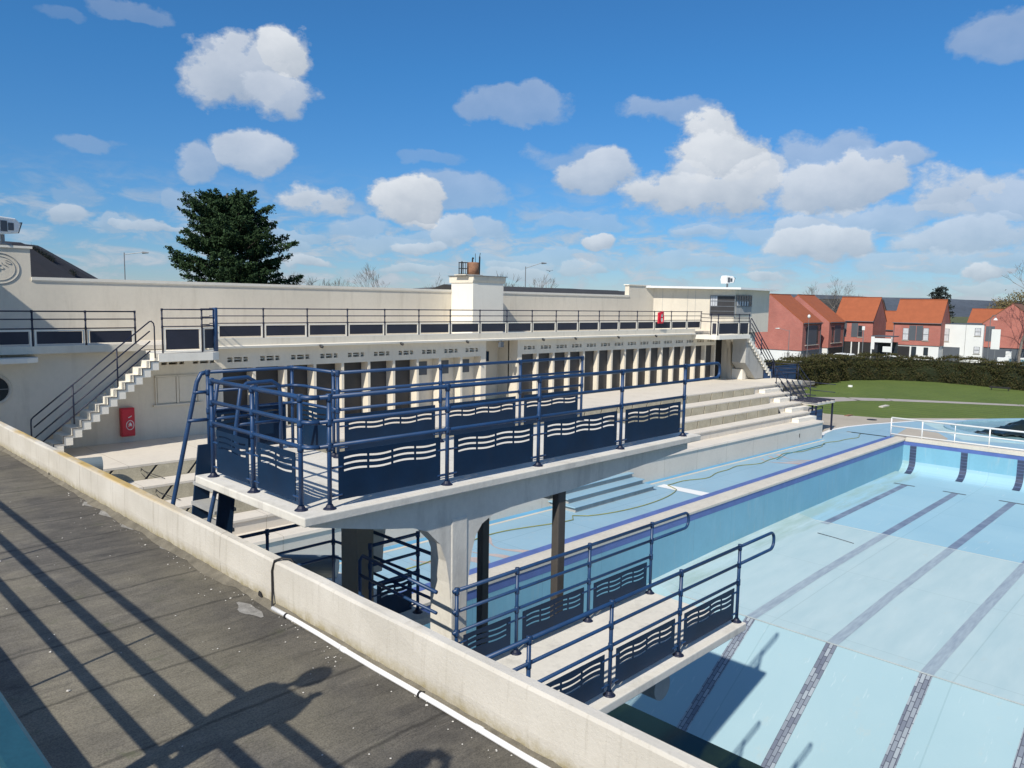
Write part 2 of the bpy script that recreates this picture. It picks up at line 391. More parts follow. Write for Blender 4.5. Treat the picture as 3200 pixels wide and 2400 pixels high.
def dirpix(x, y):
    d = right*(x-1600) + down*(y-1200) + fwd*F
    d.normalize(); return math.atan2(d.x, d.y), math.asin(d.z)
W_ = bpy.data.worlds.new('World'); S.world = W_; W_.use_nodes = True
nt = W_.node_tree; bg = nt.nodes['Background']
sky = N(nt, 'ShaderNodeTexSky', sky_type='NISHITA'); sky.sun_disc = False
sky.sun_elevation = math.asin(SUN.z); sky.sun_rotation = math.atan2(SUN.x, SUN.y) % (2*pi)
sky.altitude = 50; sky.air_density = 1.0; sky.dust_density = .1; sky.ozone_density = 3.0
tc = N(nt, 'ShaderNodeTexCoord'); sp = N(nt, 'ShaderNodeSeparateXYZ')
nm = N(nt, 'ShaderNodeVectorMath', operation='NORMALIZE'); nt.links.new(tc.outputs['Generated'], nm.inputs[0]); nt.links.new(nm.outputs[0], sp.inputs[0])
def mth(op, a, b=None, c=None, clamp=False):
    n = N(nt, 'ShaderNodeMath', operation=op); n.use_clamp = clamp
    for i, v in enumerate((a, b, c)):
        if v is None: continue
        if isinstance(v, (int, float)): n.inputs[i].default_value = v
        else: nt.links.new(v, n.inputs[i])
    return n.outputs[0]
AZ = mth('ARCTAN2', sp.outputs[0], sp.outputs[1]); EL = mth('ARCSINE', sp.outputs[2])
cv = N(nt, 'ShaderNodeCombineXYZ'); nt.links.new(AZ, cv.inputs[0]); nt.links.new(mth('MULTIPLY', EL, 1.35), cv.inputs[1]); AE = cv.outputs[0]
def nz(sc, det, rough, off=0, dist=0):
    mp = N(nt, 'ShaderNodeMapping'); mp.inputs['Location'].default_value = (off, off*.7, off*.3); nt.links.new(AE, mp.inputs[0])
    n = N(nt, 'ShaderNodeTexNoise'); n.inputs['Scale'].default_value = sc; n.inputs['Detail'].default_value = det; n.inputs['Roughness'].default_value = rough; n.inputs['Distortion'].default_value = dist
    nt.links.new(mp.outputs[0], n.inputs['Vector']); return n.outputs['Fac']
n_edge = mth('SUBTRACT', nz(16, 9, .62, 3.1), .5)
n_big = mth('SUBTRACT', nz(7, 4, .5, 9.7), .5)
NE = mth('ADD', mth('MULTIPLY', n_edge, 2.7), mth('MULTIPLY_ADD', n_big, 1.3, .98))
clouds = [  # photo x, y, half width, half height, strength
 (735,235,160,115,.80),(690,170,70,60,.6),(895,175,95,80,.98),(860,310,110,72,.75),
 (612,487,72,44,.55),(800,483,98,56,.75),(268,462,70,28,.28),(590,608,66,38,.45),(195,672,82,36,.68),(215,610,85,24,.26),
 (1000,615,108,54,.85),(1262,622,100,62,1.0),(1440,590,125,52,.45),(1620,335,165,46,.40),(1500,345,75,44,.40),(2115,345,150,44,.42),
 (1840,535,125,66,.80),(1770,485,110,46,.32),(2225,480,140,100,1.05),(2240,405,100,75,1.0),(2150,540,110,80,.9),(2215,585,235,72,.92),(2330,560,110,70,.8),
 (2580,495,150,66,.50),(2600,580,210,72,.85),(2800,515,125,44,.60),(2985,610,135,78,.78),(2790,682,230,40,.58),(3150,650,130,85,.66),
 (2560,768,150,52,.85),(2530,712,80,52,.72),(3140,95,135,78,.42),(405,25,100,28,.25),(215,40,80,20,.15),
 (1100,716,90,34,.45),(1405,716,78,38,.70),(1545,716,60,30,.55),(1890,758,48,22,.85),(1355,492,70,22,.2),(2200,720,90,26,.4),(2390,735,120,30,.5),
 (1850,700,150,22,.36),(3000,755,220,44,.7),(2900,820,260,30,.5),(1220,750,120,26,.5),(1750,815,260,24,.4),(2250,820,260,26,.45),(820,790,140,22,.3)]
_rc = random.Random(31)
for _k in range(26): clouds.append((_rc.uniform(350,3150), _rc.uniform(690,900), _rc.uniform(45,120), _rc.uniform(11,22), _rc.uniform(.4,.8)))
DEN = None; BRT = None
# billow: push the sampling position around before the clouds are evaluated
wn = N(nt, 'ShaderNodeTexNoise'); wn.inputs['Scale'].default_value = 11; wn.inputs['Detail'].default_value = 5; wn.inputs['Roughness'].default_value = .55
nt.links.new(AE, wn.inputs['Vector'])
wm = N(nt, 'ShaderNodeVectorMath', operation='MULTIPLY_ADD'); nt.links.new(wn.outputs['Color'], wm.inputs[0]); wm.inputs[1].default_value = (.085,.06,0); wm.inputs[2].default_value = (-.0425,-.030,0)
wa = N(nt, 'ShaderNodeVectorMath', operation='ADD'); cb2 = N(nt, 'ShaderNodeCombineXYZ'); nt.links.new(AZ, cb2.inputs[0]); nt.links.new(EL, cb2.inputs[1])
nt.links.new(cb2.outputs[0], wa.inputs[0]); nt.links.new(wm.outputs[0], wa.inputs[1]); WAE = wa.outputs[0]
for (x, y, hw, hh, st) in clouds:
    a0, e0 = dirpix(x, y); a1, _ = dirpix(x+hw, y); _, e1 = dirpix(x, y-hh)
    ra = abs(a1-a0); re = abs(e1-e0)
    vm = N(nt, 'ShaderNodeVectorMath', operation='MULTIPLY_ADD'); nt.links.new(WAE, vm.inputs[0]); vm.inputs[1].default_value = (1/ra,1/re,0); vm.inputs[2].default_value = (-a0/ra,-e0/re,0)
    ds = N(nt, 'ShaderNodeVectorMath', operation='DOT_PRODUCT'); nt.links.new(vm.outputs[0], ds.inputs[0]); nt.links.new(vm.outputs[0], ds.inputs[1])
    v = mth('MULTIPLY_ADD', ds.outputs['Value'], -.62, NE)
    v = mth('MULTIPLY', mth('MULTIPLY', v, 2.1, clamp=True), st)
    dd_ = N(nt, 'ShaderNodeVectorMath', operation='DOT_PRODUCT'); nt.links.new(vm.outputs[0], dd_.inputs[0]); dd_.inputs[1].default_value = (-.25,.9,0)
    t = mth('MULTIPLY', v, mth('ADD', dd_.outputs['Value'], 1.15))
    DEN = v if DEN is None else mth('MAXIMUM', DEN, v)
    BRT = t if BRT is None else mth('MAXIMUM', BRT, t)
# low broken layer near the horizon
mp = N(nt, 'ShaderNodeMapping'); mp.inputs['Scale'].default_value = (10, 21, 1); nt.links.new(AE, mp.inputs[0])
ln = N(nt, 'ShaderNodeTexNoise'); ln.inputs['Scale'].default_value = 2.0; ln.inputs['Detail'].default_value = 9; ln.inputs['Roughness'].default_value = .62; ln.inputs['Distortion'].default_value = .5
nt.links.new(mp.outputs[0], ln.inputs['Vector'])
mr = N(nt, 'ShaderNodeMapRange', interpolation_type='SMOOTHSTEP'); mr.inputs[1].default_value = R(10); mr.inputs[2].default_value = R(3.5); nt.links.new(EL, mr.inputs[0])
lr = N(nt, 'ShaderNodeMapRange', interpolation_type='SMOOTHSTEP'); lr.inputs[1].default_value = .40; lr.inputs[2].default_value = .68; nt.links.new(ln.outputs['Fac'], lr.inputs[0])
low = mth('MULTIPLY', mth('MULTIPLY', mr.outputs[0], lr.outputs[0]), .85)
DEN = mth('MAXIMUM', DEN, mth('MULTIPLY', low, .95)); BRT = mth('MAXIMUM', BRT, mth('MULTIPLY', low, .75)); 
# unseen white cumulus added overhead and behind the viewer to lift the neutral fill light
oc = nz(2.6, 7, .55, 21.3); orr = N(nt, 'ShaderNodeMapRange', interpolation_type='SMOOTHSTEP'); orr.inputs[1].default_value = .49; orr.inputs[2].default_value = .64; nt.links.new(oc, orr.inputs[0])
fx = mth('MULTIPLY_ADD', sp.outputs[0], .7143, mth('MULTIPLY', sp.outputs[1], .6999))
m1 = N(nt, 'ShaderNodeMapRange', interpolation_type='SMOOTHSTEP'); m1.inputs[1].default_value = .62; m1.inputs[2].default_value = .35; nt.links.new(fx, m1.inputs[0])
other = mth('MULTIPLY', m1.outputs[0], orr.outputs[0])
DEN = mth('MAXIMUM', DEN, other); BRT = mth('MAXIMUM', BRT, mth('MULTIPLY', other, 1.7))
DEN = mth('MINIMUM', DEN, .95)
br = mth('MULTIPLY_ADD', nz(26, 6, .6, 5.5), .5, mth('MULTIPLY_ADD', BRT, .42, -.08)); br = mth('MULTIPLY', br, 1.0, clamp=True)
crm = N(nt, 'ShaderNodeMix', data_type='RGBA'); nt.links.new(br, crm.inputs[0])
crm.inputs[6].default_value = (4.1,5.0,6.2,1); crm.inputs[7].default_value = (9.6,10.0,10.5,1)
tint = N(nt, 'ShaderNodeMix', data_type='RGBA', blend_type='MULTIPLY'); tint.inputs[0].default_value = 1
nt.links.new(sky.outputs[0], tint.inputs[6])
tr = ramp(nt, mth('MULTIPLY', EL, 1/R(40), clamp=True), [(0,(.64,.80,1.13)), (.12,(.46,.82,1.22)), (.4,(.40,.96,1.40)), (.8,(.46,1.06,1.50))]); nt.links.new(tr, tint.inputs[7])
fm = N(nt, 'ShaderNodeMix', data_type='RGBA'); nt.links.new(DEN, fm.inputs[0]); nt.links.new(tint.outputs[2], fm.inputs[6]); nt.links.new(crm.outputs[2], fm.inputs[7])
nt.links.new(fm.outputs[2], bg.inputs['Color']); bg.inputs['Strength'].default_value = .08

W_.cycles.sampling_method = 'MANUAL'; W_.cycles.sample_map_resolution = 128
S.view_settings.view_transform = 'Standard'; S.view_settings.look = 'None'; S.view_settings.exposure = 0; S.view_settings.gamma = 1
S.render.engine = 'CYCLES'

# ------------------------------------------------------------------ generic railing
def waves_panel(m, p0, p1, z0, z1, rows=3, cut=True, step=.28, seg=.255, slot=.022, drop=.07, pitch=.062):
    """thin sheet between two plan points with rows of wave shaped slots cut through it"""
    p0 = Vector(p0); p1 = Vector(p1); L = (p1-p0).length; d = (p1-p0)/L
    def P(s, z): q = p0 + d*s; return (q.x, q.y, z)
    if not cut:
        m.quad(P(0,z0), P(L,z0), P(L,z1), P(0,z1)); return
    mar = .05
    xs = [0, mar]; n = max(1, round((L-2*mar)/step)); st = (L-2*mar)/n
    for i in range(n):
        a = mar+i*st
        k = 6
        for j in range(k+1): xs.append(a+.012+(st-.024)*j/k)
    xs += [L-mar, L]
    def wv(s):
        t = (s-mar)/st; i = int(max(0, min(n-1, t))); f = t-i
        # a flat piece then a rising piece, alternating, like small steps
        ph = (s-mar)/(2*st)*2*pi
        return .011*sin(ph)
    ss = sorted(set(round(x,5) for x in xs))
    for a, b in zip(ss[:-1], ss[1:]):
        mid = (a+b)/2; t = (mid-mar)/st; f = t-math.floor(t)
        solid = mid < mar or mid > L-mar or f*st < .012 or (1-f)*st < .012
        if solid: m.quad(P(a,z0), P(b,z0), P(b,z1), P(a,z1)); continue
        lo_a = lo_b = z0
        for r in range(rows):
            c = z1-drop-pitch*(rows-1-r)
            ya, yb = c+wv(a), c+wv(b)
            m.quad(P(a,lo_a), P(b,lo_b), P(b,yb-slot/2), P(a,ya-slot/2))
            lo_a, lo_b = ya+slot/2, yb+slot/2
        m.quad(P(a,lo_a), P(b,lo_b), P(b,z1), P(a,z1))

def railing(parent, pts, posts, z0, hs, mat, pr=.026, tr=.022, panel=None, pmat=None, cut=True, flange=True, loop=None, name='guardrail', tf=None, collar=True, zoff=0, frame=None, start_gap=0):
    """pts: plan polyline, posts: plan points of posts, hs: tube heights above z0, panel: (zlo, zhi)"""
    m = M(tf)
    for k, h in enumerate(hs):
        m.tube([(p[0], p[1], z0+h) for p in pts], tr*(1.15 if k == 0 else 1), 10)
    if loop:   # rounded return at the free end: (length, from height index 0 to 1)
        L = loop; a = Vector((*pts[-2],0)); b = Vector((*pts[-1],0)); d = (b-a).normalized()
        ht, hm = z0+hs[0], z0+hs[1]; rr = min(.10, (ht-hm)/2)
        q = [b+Vector((0,0,ht)), b+d*(L-rr)+Vector((0,0,ht))]
        for i in range(1, 7):
            an = pi/2-i*pi/2/6; q.append(b+d*(L-rr+rr*cos(an))+Vector((0,0,ht-rr+rr*sin(an))))
        for i in range(0, 7):
            an = -i*pi/2/6; q.append(b+d*(L-rr+rr*cos(an))+Vector((0,0,hm+rr+rr*sin(an))))
        q.append(b+Vector((0,0,hm)))
        m.tube([tuple(x) for x in q], tr*1.1, 10)
    if collar:
        for p in posts:
            for h in hs:
                m.tube([(p[0],p[1],z0+h-.045),(p[0],p[1],z0+h-.02),(p[0],p[1],z0+h+.02),(p[0],p[1],z0+h+.03)], pr*1.32, 8)
    g = m.build(name, mat, parent, smooth=True)
    for p in posts:
        mp_ = M(tf); mp_.tube([(p[0],p[1],z0-zoff),(p[0],p[1],z0+hs[0])], pr, 10)
        po = mp_.build('post', mat, g, smooth=True)
        if flange:
            mp_ = M(tf); mp_.tube([(p[0],p[1],z0),(p[0],p[1],z0+.012),(p[0],p[1],z0+.02),(p[0],p[1],z0+.045)], .068, 14, r2=.03)
            mp_.build('base_flange', MT['rail_black'], g, smooth=False)
    if panel:
        for a, b in zip(posts[:-1], posts[1:]):
            a = Vector(a); b = Vector(b); L = (b-a).length; d = (b-a)/L
            if L < .35: continue
            q0 = a+d*(.10+start_gap); q1 = b-d*.10
            mm = M(tf); waves_panel(mm, q0, q1, z0+panel[0], z0+panel[1], cut=cut)
            po = mm.build('panel', pmat or mat, g, solid=.008)
            if frame:
                mm = M(tf); e = .022
                for (u0, u1, w0, w1) in ((-.06,L-.14,panel[1]+.012,panel[1]+.045), (-.06,-.025,panel[0]-.05,panel[1]+.012), (L-.175,L-.14,panel[0]-.05,panel[1]+.012), (-.06,L-.14,panel[0]-.085,panel[0]-.052)):
                    s0 = q0+d*u0; s1 = q0+d*u1; nrm = Vector((-d.y, d.x))*e
                    mm.add([(*(s0-nrm), z0+w0),(*(s1-nrm), z0+w0),(*(s1+nrm), z0+w0),(*(s0+nrm), z0+w0),(*(s0-nrm), z0+w1),(*(s1-nrm), z0+w1),(*(s1+nrm), z0+w1),(*(s0+nrm), z0+w1)],
                           [(3,2,1,0),(4,5,6,7),(0,1,5,4),(1,2,6,5),(2,3,7,6),(3,0,4,7)])
                mm.build('panel_frame', frame, g)
            elif flange:
                for s_, zz in ((.0,.12),(.0,.4),(L-.2,.12),(L-.2,.4)):
                    c = a+d*(.03 if s_ == 0 else L-.03); e = a+d*(.14 if s_ == 0 else L-.14)
                    mm = M(tf); mm.tube([(c.x,c.y,z0+zz),(e.x,e.y,z0+zz)], .012, 6); mm.build('panel_bracket', mat, g)
    return g

def kd(o): return tag(o, kind='structure')
# ================================================================== GROUND, POOL, DECK
PX0, PX1, PY0, PY1 = 9.0, 44.3, -9.0, 13.5
m = M(); BIG = 2500
m.quad((-BIG,-BIG,-.06),(BIG,-BIG,-.06),(BIG,PY0-.1,-.06),(-BIG,PY0-.1,-.06))
m.quad((-BIG,PY1+.1,-.06),(BIG,PY1+.1,-.06),(BIG,BIG,-.06),(-BIG,BIG,-.06))
m.quad((-BIG,PY0-.1,-.06),(PX0-.1,PY0-.1,-.06),(PX0-.1,PY1+.1,-.06),(-BIG,PY1+.1,-.06))
m.quad((PX1+.1,PY0-.1,-.06),(BIG,PY0-.1,-.06),(BIG,PY1+.1,-.06),(PX1+.1,PY1+.1,-.06))
kd(m.build('ground', MT['field']))

def zf(x):
    prof = [(9,-5.3),(14.3,-5.3),(20.3,-1.99),(25,-1.86),(31,-1.80),(43.35,-1.75)]
    for (a, za), (b, zb) in zip(prof[:-1], prof[1:]):
        if x <= b: return za+(zb-za)*(x-a)/(b-a)
    return prof[-1][1]
xs = [9,12,14.3]+[15+.75*i for i in range(7)]+[20.0,20.3,22,25,28,31,34,37,40,43.35]
m = M()
ys = [PY0, -3, 0, 3, 6, 9, 12.75]
for a, b in zip(xs[:-1], xs[1:]):
    for c, d in zip(ys[:-1], ys[1:]):
        m.quad((a,c,zf(a)),(b,c,zf(b)),(b,d,zf(b)),(a,d,zf(a)))
    m.quad((a,12.75,zf(a)),(b,12.75,zf(b)),(b,13.5,zf(b)+.14),(a,13.5,zf(a)+.14))
# curved foot of the end wall
arc = [(43.35+.95*sin(t*pi/2/6), -1.75+.60*(1-cos(t*pi/2/6))) for t in range(7)]
for (a, za), (b, zb) in zip(arc[:-1], arc[1:]):
    m.quad((a,PY0,za),(b,PY0,zb),(b,13.5,zb),(a,13.5,za))
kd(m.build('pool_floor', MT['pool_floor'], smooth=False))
m = M()
for a, b in zip(xs[:-1], xs[1:]): m.quad((a,13.5,zf(a)+.14),(b,13.5,zf(b)+.14),(b,13.5,-.32),(a,13.5,-.32))
m.poly([(43.35,13.5,-.32)]+[(a,13.5,za) for a, za in arc]+[(44.3,13.5,-.32)])
m.quad((44.3,13.5,-1.15),(44.3,PY0,-1.15),(44.3,PY0,-.30),(44.3,13.5,-.30))
m.quad((PX0,PY0,-5.4),(PX0,13.5,-5.4),(PX0,13.5,-.02),(PX0,PY0,-.02))
for a, b in zip(xs[:-1], xs[1:]): m.quad((a,PY0,zf(a)),(b,PY0,zf(b)),(b,PY0,-.02),(a,PY0,-.02))
kd(m.build('pool_wall', MT['blue_wall']))
m = M(); m.box(9,44.3,13.495,13.6,-.32,-.10); m.box(44.295,44.4,-9,13.5,-.30,-.10)
kd(m.build('waterline_tile', MT['blue_line']))
m = M(); m.quad((9.01,PY0,-3.97),(16.75,PY0,-3.97),(16.75,13.49,-3.97),(9.01,13.49,-3.97)); kd(m.build('standing_water', surf('dark_green_standing_water', (.018,.030,.010), .12, .5, .8, .2)))
# lane markings
m = M(); tl = M()
for y in (12.25, 9.98, 7.62, 5.28, 2.95, .6, -1.75, -4.1, -6.4):
    w = .15
    pts = [x for x in xs if x < 40.8]+[40.8]
    if y > 12:  # outer line, worn away at the deep half
        pts = [x for x in pts if x >= 31]
    for a, b in zip(pts[:-1], pts[1:]):
        tgt = m
        for (o0, o1) in ((-w,w),):
            tgt.quad((a,y+o0,zf(a)+.006),(b,y+o0,zf(b)+.006),(b,y+o1,zf(b)+.006),(a,y+o1,zf(a)+.006))
    tl.quad((40.8,y-.45,-1.752),(40.95,y-.45,-1.752),(40.95,y+.55,-1.752),(40.8,y+.55,-1.752))
    # stripe running up the end wall
mw2 = M()
for y in (13.0,10.55,8.05,5.6,3.1,.6,-1.9,-4.4,-6.9):
    for (a, za), (b, zb) in zip(arc[1:-1], arc[2:]):
        mw2.quad((a-.012,y-.16,za+.012),(b-.012,y-.16,zb+.012),(b-.012,y+.16,zb+.012),(a-.012,y+.16,za+.012))
    mw2.quad((44.288,y-.16,-1.16),(44.288,y+.16,-1.16),(44.288,y+.16,-.3),(44.288,y-.16,-.3))
def lane_mat():
    mt, nt2, b = newmat('lane_tiles'); co2 = mapco(nt2); sx = N(nt2, 'ShaderNodeSeparateXYZ'); nt2.links.new(co2, sx.inputs[0])
    t = N(nt2, 'ShaderNodeTexBrick'); t.offset = .5
    t.inputs['Scale'].default_value = 1; t.inputs['Brick Width'].default_value = .26; t.inputs['Row Height'].default_value = .10; t.inputs['Mortar Size'].default_value = .010
    t.inputs['Color1'].default_value = (.34,.39,.43,1); t.inputs['Color2'].default_value = (.13,.15,.20,1); t.inputs['Mortar'].default_value = (.07,.08,.11,1)
    sh = N(nt2, 'ShaderNodeMapping'); sh.inputs['Location'].default_value = (0,.03,0); nt2.links.new(co2, sh.inputs[0]); nt2.links.new(sh.outputs[0], t.inputs['Vector'])
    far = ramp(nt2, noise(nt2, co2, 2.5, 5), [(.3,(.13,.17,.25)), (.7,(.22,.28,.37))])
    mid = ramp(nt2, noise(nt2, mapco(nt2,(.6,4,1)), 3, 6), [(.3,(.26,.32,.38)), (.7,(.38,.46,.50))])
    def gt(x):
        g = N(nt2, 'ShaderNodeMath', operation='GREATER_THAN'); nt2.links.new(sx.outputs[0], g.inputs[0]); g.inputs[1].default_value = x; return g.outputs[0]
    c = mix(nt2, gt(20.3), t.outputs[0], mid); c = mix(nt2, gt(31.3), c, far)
    nt2.links.new(c, b.inputs['Base Color']); b.inputs['Roughness'].default_value = .5
    return mt
MT['lanes'] = lane_mat()
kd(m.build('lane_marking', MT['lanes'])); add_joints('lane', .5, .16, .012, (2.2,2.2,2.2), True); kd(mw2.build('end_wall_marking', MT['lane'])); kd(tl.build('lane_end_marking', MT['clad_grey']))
m = M(); m.box(20.27,20.32,-9,12.7,-1.99,-1.978); m.box(31.25,31.28,-9,12.7,-1.80,-1.789)
kd(m.build('expansion_joint', surf('pale_joint_filler', (.50,.55,.54), .9, .15, 2, .1)))

# decks
GV = lambda u, v: (u, v-.03*u)          # building axes are turned a touch from the pool axes
m = M(); z = 0.0
m.poly([(-6,14.36,z),(44.3,14.36,z),(44.3,16.6,z),(4,17.75,z),(-6,17.9,z)])
m.poly([(-6,-9,z),(8.8,-9,z),(8.8,14.36,z),(-6,14.36,z)])
rim = [(40.8,16.7),(42.6,17.25),(44.3,17.45),(46.2,17.3),(48.3,16.75),(50.2,16.05),(52.4,15.2),(54.6,13.9),(56.4,12.1),(57.8,9.8),(58.4,7),(58.2,2),(56.5,-4),(53,-9)]
m.poly([(x,y,z) for x, y in rim]+[(44.55,-9,z),(44.55,16.6,z)])
kd(m.build('pool_deck', MT['blue_deck']))
m = M()
for (a, b) in zip(rim[:-1], rim[1:]):
    A = Vector(a); B = Vector(b); d = (B-A).normalized(); nn = Vector((-d.y,d.x))*.12
    m.quad((*(A-nn),.006),(*(B-nn),.006),(*(B+nn),.006),(*(A+nn),.006))
kd(m.build('deck_edge_line', MT['white_paint']))
m = M(); m.box(8.7,44.6,14.105,14.42,-.02,.012)
kd(m.build('deck_edge_band', MT['blue_line']))
m = M(); m.prism([(14.10,-.1),(14.10,.025),(13.95,.05),(13.62,.035),(13.47,.0),(13.47,-.09)], 'x', 8.7, 44.62)
m.prism([(44.27,-.1),(44.27,.07),(44.5,.11),(44.62,.10),(44.62,-.1)], 'y', -9, 13.43)
m.prism([(9.03,-.1),(9.03,.06),(8.6,.06),(8.6,-.1)], 'y', -9, 13.43)
kd(m.build('pool_coping', MT['coping'], bevel=.012))
m = M(); m.poly([(40,17.0,-.02),(50.2,15.6,-.02),(53.9,14.2,-.02),(56.8,11.6,-.02),(59,8,-.02),(60,9,-.02),(57.0,13,-.02),(53.9,15.6,-.02),(52.0,17.2,-.02),(51,20.6,-.02),(56,24.5,-.02),(61,27,-.02),(58,31,-.02),(40,31,-.02)])
kd(m.build('paving', MT['deckfloor']))
# small painted patches and channel along the stand
m = M()
m.poly([(24.9,16.4,.006),(25.4,16.4,.006),(25.5,14.4,.006),(24.9,14.4,.006)])
kd(m.build('deck_stripe', MT['white_paint']))
m = M()
for (x0, w) in ((33.0,.5),(33.7,.35),(34.3,.45),(12.8,.4),(13.5,.5),(14.4,.3),(15.2,.35)):
    pts = []
    for i in range(14):
        t = i/13; pts.append((x0+w*.5*sin(t*5+x0), 14.45+(16.2-14.45)*t))
    for (a, b) in zip(pts[:-1], pts[1:]):
        m.quad((a[0],a[1],.005),(a[0]+w*(.5+.4*sin(a[1]*3+x0)),a[1],.005),(b[0]+w*(.5+.4*sin(b[1]*3+x0)),b[1],.005),(b[0],b[1],.005))
kd(m.build('worn_paint_patch', surf('worn_paint', (.52,.44,.42), .9, .2, 2, .2)))
m = M(); m.poly([(*GV(5,17.55),.004),(*GV(40.6,17.6),.004),(*GV(40.6,17.83),.004),(*GV(5,17.83),.004)])
kd(m.build('deck_channel', surf('blue_channel_paint', (.12,.36,.58), .5, .2, 1)))
m = M(); m.poly([(*GV(5,17.42),.003),(*GV(40.6,17.47),.003),(*GV(40.6,17.6),.003),(*GV(5,17.55),.003)])
kd(m.build('channel_edge', MT['coping']))

# far pool, tarpaulin
pc = [(53.2+6.6*cos(t)+1.2*cos(2*t+.5), 6.6+6.6*sin(t)) for t in [i*2*pi/48 for i in range(48)]]
m = M(); m.poly([(x,y,.03) for x, y in pc]); kd(m.build('paddling_pool_water', surf('still_green_blue_water', (.20,.36,.38), .25, .3, .35, .05, (.5,.62,.62), (.15,.4,.3), .7)))
m = M()
for i in range(48):
    a = Vector(pc[i]); b = Vector(pc[(i+1) % 48]); c = Vector((53.2,6.6)); o1 = (a-c).normalized()*.35; o2 = (b-c).normalized()*.35
    m.quad((*a,.03),(*b,.03),(*b,.10),(*a,.10)); m.quad((*a,.10),(*b,.10),(*(b+o2),.10),(*(a+o1),.10)); m.quad((*(a+o1),.10),(*(b+o2),.10),(*(b+o2),.0),(*(a+o1),.0))
kd(m.build('paddling_pool_rim', MT['blue_deck']))
m = M(); nx, ny = 22, 14
def tz(i, j): return .12+.45*(.5+.5*sin(i*.9+j*.4))*sin(pi*i/nx)*sin(pi*j/ny)+.25*sin(pi*i/nx)*sin(pi*j/ny)+.05*sin(i*3.1+j*2.3)
vs = []; fs = []
for i in range(nx+1):
    for j in range(ny+1): vs.append((49.6+i*.28+.25*sin(j*.8), 9.0+j*.17-.08*i+.12*sin(i*.9), max(.035, tz(i,j))))
for i in range(nx):
    for j in range(ny): fs.append((i*(ny+1)+j,(i+1)*(ny+1)+j,(i+1)*(ny+1)+j+1,i*(ny+1)+j+1))
m.add(vs, fs); tag(m.build('tarpaulin', surf('black_green_tarpaulin', (.012,.020,.018), .35, .3, 2), smooth=True, solid=.02), 'crumpled black tarpaulin lying over the far small pool behind the white railing', 'tarpaulin')

m = M(); m.poly([(44.75,14.2,.005),(48.6,14.7,.005),(48.2,12.9,.005),(46.4,11.9,.005),(44.75,11.8,.005)]); kd(m.build('paving_patch', MT['deckfloor']))
m = M(); m.poly([(46.5,11.2,.004),(52,15.0,.004),(56.5,11.2,.004),(57.8,8,.004),(48,8,.004)]); kd(m.build('pale_apron', surf('pale_turquoise_paint', (.42,.58,.60), .6, .15, .6)))
# lawn and path
z = -.03
m = M(); nL = 60
m.poly([(50.4,20.9,z),(52.0,16.9,z),(53.8,15.0,z),(57.0,12.2,z),(59.6,8,z),(60.5,0,z),(58,-14,z),(120,-40,z),(95,35,z),(75,34,z),(58,32,z),(60,27,z),(55,24.3,z)])
kd(m.build('lawn', MT['grass']))
m = M(); pl = [(56.5,25.6),(58.6,24.3),(61.2,22.6),(63.0,20.5),(65.0,17.3),(67.6,12.7),(69.5,8),(70.5,2),(70,-10)]; pw = [1.9,1.5,1.0,.8,.65,.55,.5,.5,.5]
for i in range(len(pl)-1):
    a = Vector(pl[i]); b = Vector(pl[i+1]); d = (b-a).normalized(); nn = Vector((-d.y,d.x))
    m.quad((*(a-nn*pw[i]),-.024),(*(b-nn*pw[i+1]),-.024),(*(b+nn*pw[i+1]),-.024),(*(a+nn*pw[i]),-.024))
kd(m.build('footpath', MT['path']))
m = M(); m.quad((83,-30,-.04),(92,-30,-.04),(90,60,-.04),(82,60,-.04)); kd(m.build('road', MT['road']))
m = M(); m.box(51.0,51.7,19.0,19.3,-.02,.015); m.box(51.0,51.7,19.0,19.06,-.02,.03)
tag(m.build('drain_cover', MT['rust']), 'rusty rectangular drain cover set in the beige paving', 'drain cover')
m = M(); m.cyl(50.6,17.4,-.019,.004,.30,20); tag(m.build('manhole_cover', MT['black']), 'round black manhole cover on the beige paving beyond the pool', 'manhole cover')
m = M(); m.cyl(70.5,26.3,-.03,.12,.2,10); tag(m.build('marker_block', MT['white_paint']), 'small white block on the upper lawn below the hedge', 'block')
m = M(); m.box(57.6,58.9,19.1,19.4,-.03,.05); tag(m.build('plank', MT['coping']), 'pale plank lying on the lower lawn', 'plank')
be = empty('park_bench', (78.8,16.4,0), R(98), label='dark low park bench at the foot of the hedge on the upper lawn', cat='bench')
M().box(-1,1,-.22,.22,.40,.46).build('seat', MT['black'], be); M().box(-1,1,.2,.26,.5,.8).build('backrest', MT['black'], be)
for s_ in (-.8,.8): M().box(s_-.04,s_+.04,-.2,.2,0,.40).build('leg', MT['black'], be)
be.scale = (.8,.6,.4)

# distant terrain
def far_pt(px, D, dz=0):
    a = math.atan((px-1600)/F); fx, fy = .7143, .6999
    return Vector((fx*D+.6999*(px-1600)/F*D, fy*D-.7143*(px-1600)/F*D))
m = M(); vs = []; fs = []; nn = 150
for i in range(nn+1):
    px = -1500+i*(6400/nn); p = far_pt(px, 900); q = far_pt(px, 1100); g = far_pt(px, 820)
    h = 25.5-max(0,px-1570)*.0040+.5*sin(i*.21)+.4*sin(i*.67+1)+random.uniform(-.35,.35)
    if px < 1500: h -= min(14, (1500-px)*.02)
    vs += [(g.x,g.y,-1),(p.x,p.y,h*.8),(p.x+10,p.y+10,h),(q.x,q.y,h*.9)]
for i in range(nn):
    for k in range(3): fs.append((i*4+k,(i+1)*4+k,(i+1)*4+k+1,i*4+k+1))
m.add(vs, fs); kd(m.build('distant_ridge', MT['ridge']))
